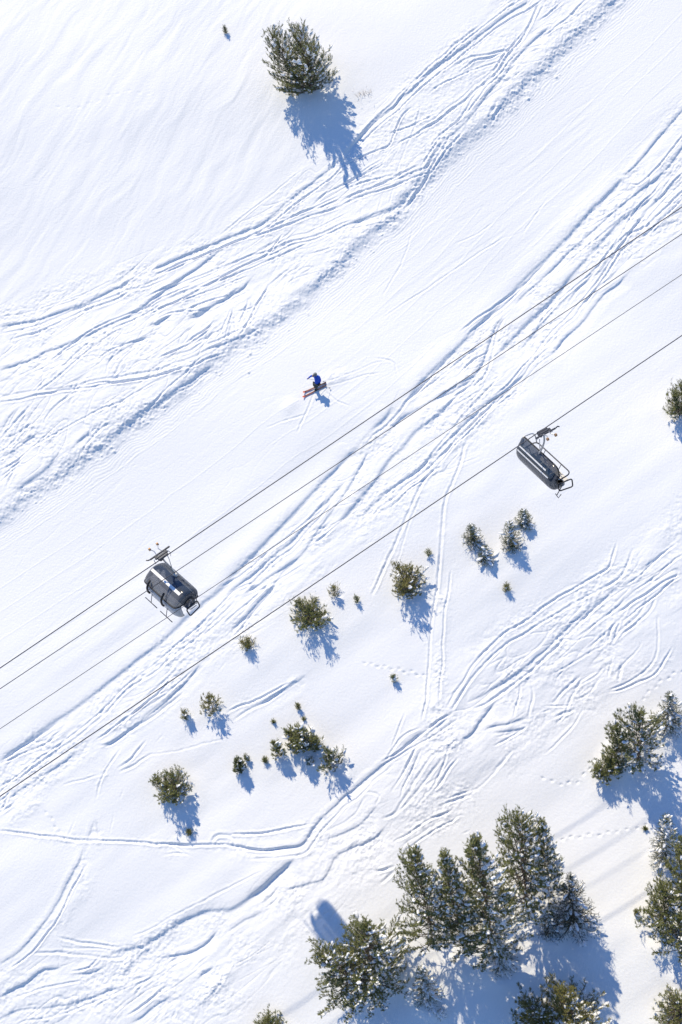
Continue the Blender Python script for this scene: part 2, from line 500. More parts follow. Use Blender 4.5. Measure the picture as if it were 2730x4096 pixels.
for ln in TR.strip().split('\n'):
    h, *pp = ln.split()
    ox, oy = BLOCKS[h[0]]
    k_ = SC.get(h[0], .7653)
    P = [uv(ox+k_*float(a.split(',')[0]), oy+k_*float(a.split(',')[1])) for a in pp]
    lines.append((h[1], P))
rc = random.Random(77); extra = []
for kind, P in lines:
    if kind in 'ge' and len(P) > 2:
        for q in range(2 if rc.random() < .35 else 1):
            if rc.random() < .6:
                A_ = np.array(P); t = np.gradient(A_, axis=0); t /= np.linalg.norm(t, axis=1, keepdims=True)+1e-9
                o = rc.choice((-1, 1))*rc.uniform(.22, .75); sp = rc.uniform(-.9, .9); m_ = len(A_)
                off_ = o+sp*(np.arange(m_)/(m_-1)-.5)+np.array([rc.gauss(0, .05) for _ in range(m_)])
                a0 = rc.randrange(0, max(1, m_//3)); a1 = m_-rc.randrange(0, max(1, m_//4))
                B_ = (A_+np.c_[-t[:, 1], t[:, 0]]*off_[:, None])[a0:a1]
                if len(B_) > 1: extra.append((rc.choice('gggn'), [tuple(x) for x in B_]))
lines += extra
for k, (kind, P) in enumerate(lines):
    r = random.Random(k)
    P, _ = resample(P)
    R = {'g': .9, 'e': 1.5, 'E': 2.6, 'n': .5, 'r': 1.2}[kind]
    f = field(P, R)
    if f is None: continue
    sl, D, Sg, A, L = f
    Uu, Vv = U[sl], V_[sl]
    wob = .035*fbm(Uu*.9, Vv*.9, 50+k % 40, 2)+.014*fbm(Uu*4.5, Vv*4.5, 90+k % 20, 2)
    d = D*Sg+wob; ad = np.abs(d)
    amp = 1+(.2 if kind == 'E' else .4)*vnoise(A*.55+k*3.1, A*0+k, 300+k % 30)
    fade = np.clip(np.minimum(A, L-A)/.7+.12, 0, 1)
    fade = fade*np.clip((R-D)/(R*.35), 0, 1)
    if kind == 'g':
        w = r.uniform(.05, .08); a = r.uniform(.042, .07)
        h = -a*g_(d, w)+.38*a*g_(ad-2.0*w, w*.9)
        ro = g_(d, .34)*1.0
    elif kind == 'n':
        w = .055; a = r.uniform(.018, .03)
        h = -a*g_(d, w)+.4*a*g_(ad-2*w, w); ro = g_(d, .2)*.4
    elif kind == 'e':
        w = .04; a = r.uniform(.075, .11)
        stp = .5*(1+np.tanh((d)/w))
        h = -a*stp*np.exp(-np.clip(d, 0, 9)/.55)+.22*a*g_(d+.22, .14)+.10*a*g_(d-.75, .18)
        ro = g_(d-.25, .45)
    elif kind == 'E':
        w = .10; a = r.uniform(.13, .17)
        stp = .5*(1+np.tanh((d-.05)/w))
        h = -a*stp*np.exp(-np.clip(d-.1, 0, 9)/.8)+.22*a*g_(d+.5, .5)
        ro = g_(d-.4, .6)*1.0
    else:
        h = .05*g_(d, .45); ro = g_(d, .5)*2.0
    H[sl] += (h*amp*fade).astype(np.float32)
    ROUGH[sl] = np.maximum(ROUGH[sl], ro*fade)

# bank down to the groomed piste along its upper-left edge
P, _ = resample([uv(*p) for p in BANK], .3)
sl, D, Sg, A, L = field(P, 14.0)
Uu, Vv = U[sl], V_[sl]
d = D*Sg+.16*fbm(Uu*.9, Vv*.9, 90, 4)
bankH = .36*(.5*(1-np.tanh((d+.15)/.50)))*np.exp(-np.clip(-d-.3, 0, 99)/5.0)
H[sl] += np.where(D < 13.9, bankH*np.clip((13.5-D)/8, 0, 1)**1.5, 0)
lump = g_(d+.15, .62)*(1+.5*vnoise(A*.35, A*0, 401))
BANKR = np.zeros(U.shape, np.float32); BANKR[sl] = np.clip(lump, 0, 2)*(D < 13.9)
sl_b, D_b, d_b = sl, D, d
# a wedge of fresh corduroy along the bank
PISTE = np.zeros(U.shape, np.float32); tmp = np.where((d > .3) & (D < 13.9), 1, 0)*np.clip((d-.3)/.5, 0, 1)*np.clip((9.5-d)/3, 0, 1)
PISTE[sl] = tmp
CORD = np.zeros(U.shape, np.float32)
CORD[sl] = np.where(D < 13.9, .0065*np.sin(d*2*math.pi/.19)*np.clip((2.6-d)/1.2, 0, 1)*np.clip((d-.35)/.2, 0, 1), 0)
# groomer overlap seams and old ski lines, parallel to the piste edge
for off in (.9, 1.9, 2.9, 4.2, 5.6, 7.2, 8.8):
    CORD[sl] += np.where(D < 13.9, .012*g_(D*Sg-off-.05*vnoise(A*.2, A*0+off, 11), .035)*(vnoise(A*.12, A*0+off*3, 12) > -.25), 0)
H += CORD

def pxpoly_mask(poly, soft):
    # smooth inside-ness of a photo polygon on the slope
    P = np.array([uv(*p) for p in poly])
    ins = np.zeros(U.shape, bool); n = len(P)
    for i in range(n):
        x0, y0 = P[i]; x1, y1 = P[(i+1) % n]
        c = ((y0 > V_) != (y1 > V_))
        ins ^= c & (U < (x1-x0)*(V_-y0)/(y1-y0+1e-12)+x0)
    m_ = ins.astype(np.float32)
    k = max(1, int(soft/STEP))
    for ax in (0, 1):
        for _ in range(2):
            cs = np.cumsum(m_, axis=ax, dtype=np.float64); 
            a = np.roll(cs, -k, axis=ax); b = np.roll(cs, k, axis=ax)
            m_ = np.clip((a-b)/(2*k), 0, 1).astype(np.float32)
    return m_
WEST = pxpoly_mask([(-900, -900), (2100, -900), (2000, 60), (1720, 150), (1480, 420), (900, 880), (480, 1100), (0, 1300), (-900, 1500)], 1.2)
OFFA = pxpoly_mask([(-400, 1340), (500, 1040), (1000, 850), (1480, 450), (1900, 100), (2100, -200), (2700, -200), (2000, 420), (1300, 1080), (700, 1560), (200, 1930), (-400, 2300)], .6)
OFFB = pxpoly_mask([(2800, 300), (2350, 880), (1800, 1430), (1550, 1680), (1000, 2230), (500, 2720), (-300, 3200), (-300, 3420), (300, 3080), (1000, 2560), (1350, 2250), (1900, 1850), (2300, 1250), (2800, 900)], .6)
OFFC = pxpoly_mask([(2800, 1950), (2450, 2250), (1900, 2560), (1650, 2900), (1400, 3180), (1150, 3480), (700, 3800), (-300, 3850), (-300, 4500), (700, 4300), (1200, 3800), (1700, 3350), (2200, 3000), (2500, 2750), (2800, 2400)], .8)
# long soft shapes of the slope
H += .35*fbm(U/17, V_/17, 1, 2)+.03*fbm(U/4.5, V_/4.5, 5, 2)*(1-PISTE)
# wind ripples on the untouched upper-left snowfield (elongated down the fall line)
th = math.radians(61); a1 = U*math.cos(th)+V_*math.sin(th); a2 = -U*math.sin(th)+V_*math.cos(th)
wx = a2+.35*fbm(a1/3, a2/2, 31, 2)
rip = fbm(a1/4.2, wx/.85, 21, 3, .5)
rip = rip+.5*np.maximum(0, fbm(a1/2.6, wx/.55, 25, 2)-.25)
left = np.clip((8-a2*0-U+2)/10, .25, 1)
H += WEST*.018*rip*np.clip((4-U)/9, .15, 1)
# a few drift hollows on the lower slope
th = math.radians(38); b1 = U*math.cos(th)+V_*math.sin(th); b2 = -U*math.sin(th)+V_*math.cos(th)
H += (1-WEST)*(1-PISTE)*(1-OFFA)*.045*fbm(b1/6, b2/1.9, 61, 2, .45)
# churned snow
off = np.clip(OFFA+OFFB+OFFC, 0, 1)
H += off*(.018*fbm(b1/1.6, b2/.55, 71, 3, .55))
n3 = fbm((U*.5+V_*.87)/4.5, (-U*.87+V_*.5)/1.3, 179, 2); H -= OFFA*.04*g_(n3-.05, .035)*np.clip(.3+vnoise(U/3, V_/3, 183), 0, 1)
n1 = fbm(b1/5.5, b2/1.1, 171, 2); n2 = fbm(b1/4.0+40, (b2+.22*b1)/.9, 175, 2)
H -= off*(.046*g_(n1, .035)+.036*g_(n2-.1, .04)+.03*g_(n1-.45, .03))*np.clip(.5+vnoise(U/2.5, V_/2.5, 178), 0, 1)
lumps = fbm(U/.42, V_/.42, 81, 3, .6)
fine = fbm(U/.17, V_/.17, 85, 2, .6)
patch = np.clip(.45+.9*vnoise(U/1.5, V_/1.5, 88), 0, 1)
RR = np.clip(ROUGH, 0, 3)
H += BANKR*(.05*np.maximum(fbm(U/.34, V_/.34, 181, 3, .65), -.25)+.015*fine)
H += RR*patch*(.020*np.maximum(lumps, -.3)+.017*fine)+off*patch*(.016*lumps+.019*fine)+.0014*fine
# piste scraped lines
sc = fbm(b1/3.2, b2/.30, 95, 3, .55)
PW = np.zeros(U.shape, np.float32); PW[sl_b] = np.where(D_b < 13.9, np.clip((d_b-.3)/.5, 0, 1)*np.clip((13-d_b)/2.5, 0, 1), 0)
H -= PW*(1-off)*.006*g_(fbm(b1/9, (b2+.12*b1)/.9, 191, 2), .03)+PW*(1-off)*.007*g_(fbm(b1/7, (b2-.10*b1)/1.1, 195, 2), .025)
H += (PW+.25*(1-WEST)*(1-PW))*(1-off)*.006*sc*np.clip(.4+vnoise(U/4, V_/4, 96), 0, 1)

def bump_px(px, py, r, h):
    u, v = uv(px, py)
    i0, i1 = np.searchsorted(gu, (u-4*r, u+4*r)); j0, j1 = np.searchsorted(gv, (v-4*r, v+4*r))
    x = gu[i0:i1][None, :]-u; y = gv[j0:j1][:, None]-v
    H[j0:j1, i0:i1] += (h*np.exp(-((x*x+y*y)/(r*r))**1.5)).astype(np.float32)
# snow clods rolled onto the piste
for px, py in ((2115, 388), (2227, 302), (2378, 151), (2622, 788), (1000, 1411), (995, 1487), (457, 1804)):
    bump_px(px, py, .085+.03*random.Random(px).random(), .09)
rr = random.Random(5)
for _ in range(130):                        # crumbs below the bank
    i = rr.randrange(4, len(BANK)-2); t = rr.random(); o = abs(rr.gauss(0, 1))*24+4
    x = BANK[i][0]*(1-t)+BANK[i+1][0]*t+o*.62; y = BANK[i][1]*(1-t)+BANK[i+1][1]*t+o*.78
    bump_px(x, y, rr.uniform(.045, .07), rr.uniform(.02, .06))
def prints(pts, gap=.42, w=.05, dep=.06, side=.05):
    P, t = resample([uv(*p) for p in pts], gap)
    for i, p in enumerate(P):
        j = min(i+1, len(P)-1); dd = P[j]-P[j-1]; n_ = nrm((-dd[1], dd[0]))
        q = p+n_*side*(1 if i % 2 else -1)+np.array([rr.gauss(0, .03), rr.gauss(0, .03)])
        i0, i1 = np.searchsorted(gu, (q[0]-.6, q[0]+.6)); j0, j1 = np.searchsorted(gv, (q[1]-.6, q[1]+.6))
        x = gu[i0:i1][None, :]-q[0]; y = gv[j0:j1][:, None]-q[1]; tt = nrm(dd)
        a = x*tt[0]+y*tt[1]; b = -x*tt[1]+y*tt[0]
        H[j0:j1, i0:i1] += (-dep*(.6+.8*rr.random())*np.exp(-(a/(w*2.2))**2-(b/(w*1.3))**2)+.3*dep*np.exp(-((a-.2)/(w*2))**2-(b/(w*1.6))**2)).astype(np.float32)
def C_(b, s): 
    ox, oy = BLOCKS[b]; return [(ox+.7653*float(a.split(',')[0]), oy+.7653*float(a.split(',')[1])) for a in s.split()]
prints(C_('H', '-90,590 0,610 50,615 100,630 160,640 220,660'))
prints(C_('H', '1370,765 1420,720 1460,690 1500,655 1570,630'))
prints([(2250, 3355), (2330, 3342), (2420, 3332), (2520, 3318), (2620, 3285)], .55)
prints(C_('G', '250,70 275,105 295,140 320,170 345,205'), .5)
prints([(2180, 3110), (2230, 3137), (2290, 3135), (2340, 3100), (2380, 3040)], .5)
prints([(240, 430), (310, 440), (370, 420), (450, 385), (520, 372), (600, 385)], .7, .07, .022)
prints(C_('F', '1350,40 1240,100 1120,200 1000,310 880,410 760,510 640,610 520,735 450,790 360,860 270,920'), .55, .09, .07, .12)
prints([(1420, 3900), (1600, 3860), (1300, 3960)], .9, .06, .03)

def ground_h(u, v):
    i = min(max(np.searchsorted(gu, u), 1), len(gu)-1); j = min(max(np.searchsorted(gv, v), 1), len(gv)-1)
    return float(H[j, i])
# wells and snow cushions round the tree feet are added by the trees below before the mesh is made
# ------------------------------------------------------------------ trees
def frame_from(axis, rnd):
    a = axis/np.linalg.norm(axis, axis=1, keepdims=True)
    ref = np.where(np.abs(a[:, 2:3]) < .9, np.array([[0, 0, 1.0]]), np.array([[1.0, 0, 0]]))
    u = np.cross(a, ref); u /= np.linalg.norm(u, axis=1, keepdims=True)
    return a, u, np.cross(a, u)
def needles(pos, axis, length, K, nl, nw, g):
    """brush of thin needle blades round each shoot; returns verts, tris"""
    n = len(pos); a, u, w = frame_from(axis, g)
    t = np.tile((np.arange(K)+.5)/K, (n, 1)); th = g.random((n, K))*2*np.pi
    base = pos[:, None, :]+a[:, None, :]*(length[:, None]*t)[..., None]
    rad = np.cos(th)[..., None]*u[:, None, :]+np.sin(th)[..., None]*w[:, None, :]
    fw = .55+.9*t[..., None]
    d = a[:, None, :]*fw+rad; d /= np.linalg.norm(d, axis=2, keepdims=True)
    side = np.cross(d, rad); side /= (np.linalg.norm(side, axis=2, keepdims=True)+1e-9)
    L = nl*(.7+.6*g.random((n, K, 1)))
    p0 = base-side*nw/2; p1 = base+side*nw/2+d*L*.15; p2 = base+d*L
    V = np.stack([p0, p1, p2], 2).reshape(-1, 3)
    return V, np.arange(len(V)).reshape(-1, 3)
# a lump shared by all snow pads
def ico():
    p = (1+5**.5)/2
    v = np.array([(-1, p, 0), (1, p, 0), (-1, -p, 0), (1, -p, 0), (0, -1, p), (0, 1, p), (0, -1, -p), (0, 1, -p), (p, 0, -1), (p, 0, 1), (-p, 0, -1), (-p, 0, 1)], float)
    v /= np.linalg.norm(v[0])
    f = [(0, 11, 5), (0, 5, 1), (0, 1, 7), (0, 7, 10), (0, 10, 11), (1, 5, 9), (5, 11, 4), (11, 10, 2), (10, 7, 6), (7, 1, 8), (3, 9, 4), (3, 4, 2), (3, 2, 6), (3, 6, 8), (3, 8, 9), (4, 9, 5), (2, 4, 11), (6, 2, 10), (8, 6, 7), (9, 8, 1)]
    vs = [tuple(x) for x in v]; idx = {}
    def mid(a, b):
        k = (min(a, b), max(a, b))
        if k not in idx:
            m_ = np.array(vs[a])+np.array(vs[b]); vs.append(tuple(m_/np.linalg.norm(m_))); idx[k] = len(vs)-1
        return idx[k]
    nf = []
    for a, b, c in f:
        ab, bc, ca = mid(a, b), mid(b, c), mid(c, a); nf += [(a, ab, ca), (b, bc, ab), (c, ca, bc), (ab, bc, ca)]
    return np.array(vs), np.array(nf)
ICV, ICF = ico()
def pads(pos, axis, size, g):
    n = len(pos)
    if n == 0: return np.zeros((0, 3)), np.zeros((0, 3), int)
    h = axis.copy(); h[:, 2] *= .6; h /= (np.linalg.norm(h, axis=1, keepdims=True)+1e-9)
    a, u, w = frame_from(h, g)
    up = w*np.sign(w[:, 2:3]+1e-9)
    sx = size*(1.1+1.0*g.random(n)); sy = size*(.5+.4*g.random(n)); sz = size*(.34+.2*g.random(n))
    rnd = 1+.36*(g.random((n, len(ICV)))-.5)
    V = ICV[None]*rnd[..., None]
    P = pos[:, None]+a[:, None]*(V[..., 0]*sx[:, None])[..., None]+u[:, None]*(V[..., 1]*sy[:, None])[..., None]+up[:, None]*(V[..., 2]*sz[:, None])[..., None]
    F_ = (ICF[None]+np.arange(n)[:, None, None]*len(ICV)).reshape(-1, 3)
    return P.reshape(-1, 3), F_
SHADY = W((.75, -.55, 0)); SHADY[2] = 0; SHADY = nrm(SHADY)
def tree_parts(kind, h, r, seed, z0=.06, snow=.3, leaders=1, dens=1.0):
    g = np.random.default_rng(seed)
    P = []; A = []; L = []; SP = []; SA = []; SS = []; wood = []; br = MB()
    stems = [(np.zeros(3), h, r, 0.0, 0.0)]
    if leaders > 1:
        stems = []
        for i in range(leaders):
            az = 2*math.pi*(i+g.random()*.5)/leaders; hh = h*(1.0 if i == 0 else .74+.24*g.random())
            stems.append((np.zeros(3), hh, r*.66, az, (.10 if i == 0 else .75)*r))
    for (o, hh, rr_, az0, lean) in stems:
        def axis_pt(z, az0=az0, lean=lean, hh=hh):
            q = (z/hh)**.8
            return np.array([math.cos(az0)*lean*q, math.sin(az0)*lean*q, z])
        rad0 = max(.012, .018*hh+.004)
        wd = MB(); wood.append(wd); wd.tube([axis_pt(z)+np.array([.015*hh*math.sin(z*1.7+seed)*.3, 0, 0]) for z in np.linspace(-.25, hh*.97, 9)], np.linspace(rad0*1.25, rad0*.12, 9), 7)
        z = z0*hh+.03; first = True
        small = hh < 1.3
        while z < hh*.975:
            q = z/hh
            if kind == 'spruce': R = rr_*(1-q)**.82*(1-.25*math.exp(-(q/.06)**2))+.05
            else: R = rr_*max(.06, (1-q**1.9))**.75*(.72+.28*math.sin(min(1, q/.35)*math.pi/2))+.03
            nb = (6 if R > .9 else 5) if not small else 4
            if kind == 'pine': nb = 5 if R > .6 else 4
            nb = max(3, int(round(nb*dens)))
            ph = g.random()*6.28
            for b in range(nb):
                az = ph+2*math.pi*(b+.6*(g.random()-.5))/nb
                Lb = R*(.72+.42*g.random())
                if kind == 'pine': Lb *= 1.12+.40*math.sin(az*2+seed)*math.sin(q*7+seed)
                el = (math.radians(-14+62*q**1.6) if kind == 'spruce' else math.radians(5+58*q))+.12*(g.random()-.5)*2
                d = np.array([math.cos(az)*math.cos(el), math.sin(az)*math.cos(el), math.sin(el)])
                st = axis_pt(z+.05*(g.random()-.5)*hh*.3)
                n = max(2, int(Lb/(.15 if kind == 'spruce' else .20))); ts = np.linspace(.12, 1, n)
                bend = (.16 if kind == 'spruce' else .30)*Lb
                pts = [st+d*Lb*t+np.array([0, 0, bend*t*t]) for t in ts]
                if Lb > .25: br.tube([st]+pts[::max(1, n//3)]+[pts[-1]], np.linspace(max(.008, .014*Lb+.004), .004, len(pts[::max(1, n//3)])+2), 4, cap=False)
                sh = d@SHADY
                for i, (t, p) in enumerate(zip(ts, pts)):
                    tan = d*Lb+np.array([0, 0, 2*bend*t]); tan /= np.linalg.norm(tan)
                    sd = np.cross(tan, (0, 0, 1.0)); sd /= np.linalg.norm(sd)+1e-9
                    if kind == 'spruce':
                        P.append(p-tan*.08); A.append(tan); L.append(.17)
                        sl_ = min(.42, .50*(1-t)*Lb+.10)
                        for s_ in (-1, 1):
                            if g.random() < .85:
                                a = tan*.75+sd*s_+np.array([0, 0, .10*g.random()-.12]); a /= np.linalg.norm(a)
                                k = max(1, int(round(sl_/.17)))
                                for j in range(k): P.append(p+a*.17*j+np.array([0, 0, -.03*j])); A.append(a+.15*(g.random(3)-.5)); L.append(.17)
                        ps = snow*(.22+.75*max(0, sh)*(1-.3*q)+.25*(1-t))
                        if g.random() < ps:
                            SP.append(p+np.array([0, 0, .05])+sd*(g.random()-.5)*sl_); SA.append(tan); SS.append(.055+.075*g.random()+.03*(1-q))
                    else:
                        if t < .42 and Lb > .4 and g.random() < .75: continue
                        kk = 3 if h > 3.6 else 2
                        for j in range(kk):
                            a = tan*.6+sd*(g.random()-.5)*1.9+np.array([0, 0, .25+.75*g.random()]); a /= np.linalg.norm(a)
                            l = .13+.10*g.random()
                            P.append(p+(g.random(3)-.5)*.10); A.append(a); L.append(l)
                            if g.random() < .45: P.append(p+a*l); A.append(a+.5*(g.random(3)-.5)); L.append(l)
                        ps = snow*(.10+1.15*max(0, sh+.1)*(1-.25*q)+.05*(1-t))
                        if g.random() < ps:
                            q0 = p+np.array([0, 0, .07])+sd*(g.random()-.5)*.25; s0 = .05+.085*g.random()**1.5
                            for e in range(1+int(g.random()*3)): SP.append(q0+tan*(e*s0*1.1)+(g.random(3)-.5)*s0*.9); SA.append(tan+.5*(g.random(3)-.5)); SS.append(s0*(.7+.5*g.random()))
            if kind == 'spruce': z += max(.10, min(.30, .036*hh+.06))*(.85+.3*g.random())
            else: z += max(.10, min(.34, .045*hh+.06))*(.85+.3*g.random())
        # leader shoot
        for zz in np.arange(hh*.9, hh, .13):
            P.append(axis_pt(zz)); A.append(np.array([.1*(g.random()-.5), .1*(g.random()-.5), 1])); L.append(.16)
    return np.array(P), np.array(A, float), np.array(L), np.array(SP).reshape(-1, 3), np.array(SA, float).reshape(-1, 3), np.array(SS), wood, br, g

def place(px, py):
    """world point of the snow surface seen at a photo pixel (approximately)"""
    u, v = uv(px, py); hgt = ground_h(u, v)
    return W(u*EU+v*EV+hgt*M), u, v
def make_tree(name, kind, tip, by, wpx, label, cat, group=None, z0=.05, snow=.3, leaders=1, mi=None, dens=1.0, seed=None, full=True):
    seed = seed or int(tip[0]*7+tip[1])
    if group == GF: snow = snow*1.35+.1
    bx = tip[0]+10.0
    w0 = wpx; bot = by+.45*w0
    if kind == 'pine': wpx *= 1.2
    for _ in range(4):
        B = hit(bx, by)
        hs = np.arange(.08, 14, .02); Pt = B[None]+hs[:, None]*G[None]
        y = 2048-Pt[:, 1]*F_PX/(DIST-Pt[:, 2]); h = hs[np.argmin(np.abs(y-tip[1]))]
        x = 1365+(B+h*G)[0]*F_PX/(DIST-(B+h*G)[2]); bx += tip[0]-x
    r = wpx/(F_PX/(DIST-B[2]))
    u, v = B@EU, B@EV
    # a shallow well and a raised collar of drifted snow
    wd_ = 2.6*r+1.5; i0, i1 = np.searchsorted(gu, (u-wd_, u+wd_)); j0, j1 = np.searchsorted(gv, (v-wd_, v+wd_))
    if i1 > i0 and j1 > j0:
        x = gu[i0:i1][None, :]-u; yv = gv[j0:j1][:, None]-v; d = np.sqrt(x*x+yv*yv); q = min(1.0, h/4)
        H[j0:j1, i0:i1] += (-.16*q*np.exp(-(d/(.35*r+.15))**2)+.07*q*np.exp(-((d-.9*r)/(.35*r+.1))**2)).astype(np.float32)
    P, A, L, SP, SA, SS, wood, br, g = tree_parts(kind, h*.97, r, seed, z0, snow, leaders, dens)
    # settle height, spread and foot so that the crown spans what the photo shows
    sx = sz = 1.0; B0 = hit(bx, by)
    for _ in range(12):
        Q = (P*np.array([sx, sx, sz])) @ ROT + B0
        X_ = 1365+Q[:, 0]*F_PX/(DIST-Q[:, 2]); Y_ = 2048-Q[:, 1]*F_PX/(DIST-Q[:, 2])
        mrg = 3 if h > 1.3 else 0
        x0, x1 = np.percentile(X_, (2.5, 97.5) if h > 1.3 and kind == 'pine' else (.7, 99.3)); y0, y1 = Y_.min()-mrg, np.percentile(Y_, 99.5)+mrg
        xt = X_[np.argsort(Y_)[:max(3, len(Y_)//60)]].mean() if kind == 'spruce' else (x0+x1)/2
        sx *= np.clip((2*w0)/(x1-x0+(8 if h > 1.3 else 2)), .8, 1.25)**.7; sz *= np.clip(1+((y1-y0)-(bot-tip[1]))*-1/(max(30, y1-y0)), .8, 1.25)**.8
        sz = min(max(sz, .45), 1.6)
        by += .7*(bot-y1); bx += .7*(tip[0]-xt); B0 = hit(bx, by)
    h *= sz; r *= sx; u, v = B0@EU, B0@EV
    P = P*np.array([sx, sx, sz]); SP = SP*np.array([sx, sx, sz])
    for mb_ in wood+[br]: mb_.v = [(a*sx, b*sx, c*sz) for a, b, c in mb_.v]
    base = W(u*EU+v*EV+(ground_h(u, v)-.03)*M)
    root = empty(name, base)
    tag(root, label, cat, group)
    nd = NEEDLE[mi if mi is not None else (1 if kind == 'spruce' else 0)]
    big = h > 3.5
    K = 11 if kind == 'spruce' else 13
    nl = (.085 if kind == 'spruce' else .115); nw = (.020 if kind == 'spruce' else .026)
    if h < 1.0: nl *= .75; nw *= .55; L = L*.7; K -= 3
    V, T = needles(P, A, L, K, nl, nw, g)
    mi_ = np.zeros(len(T), int)
    if br.n and full:
        bt = []
        for f in br.f: bt += [(f[0], f[1], f[2]), (f[0], f[2], f[3])] if len(f) == 4 else [f[:3]]
        T = np.concatenate([T, np.array(bt)+len(V)]); V = np.concatenate([V, np.array(br.v)]); mi_ = np.r_[mi_, np.ones(len(bt), int)]
    np_mesh('foliage' if not full else 'crown', V, T, None, root, mats=[nd, BARK], midx=mi_)
    for wd in wood: wd.build('trunk' if full else 'stem', BARK, root)
    if len(SP):
        V, T = pads(SP, SA, SS, g); tag(np_mesh('snow_load', V, T, SNOWC, root, smooth=True), kind='stuff')
    return root
GP, GS, GY = 'mountain pines growing on the open slope', 'spruces in the lower right forest edge', 'tree seedlings poking out of the snow'
GF = 'large trees in the lower right forest edge'
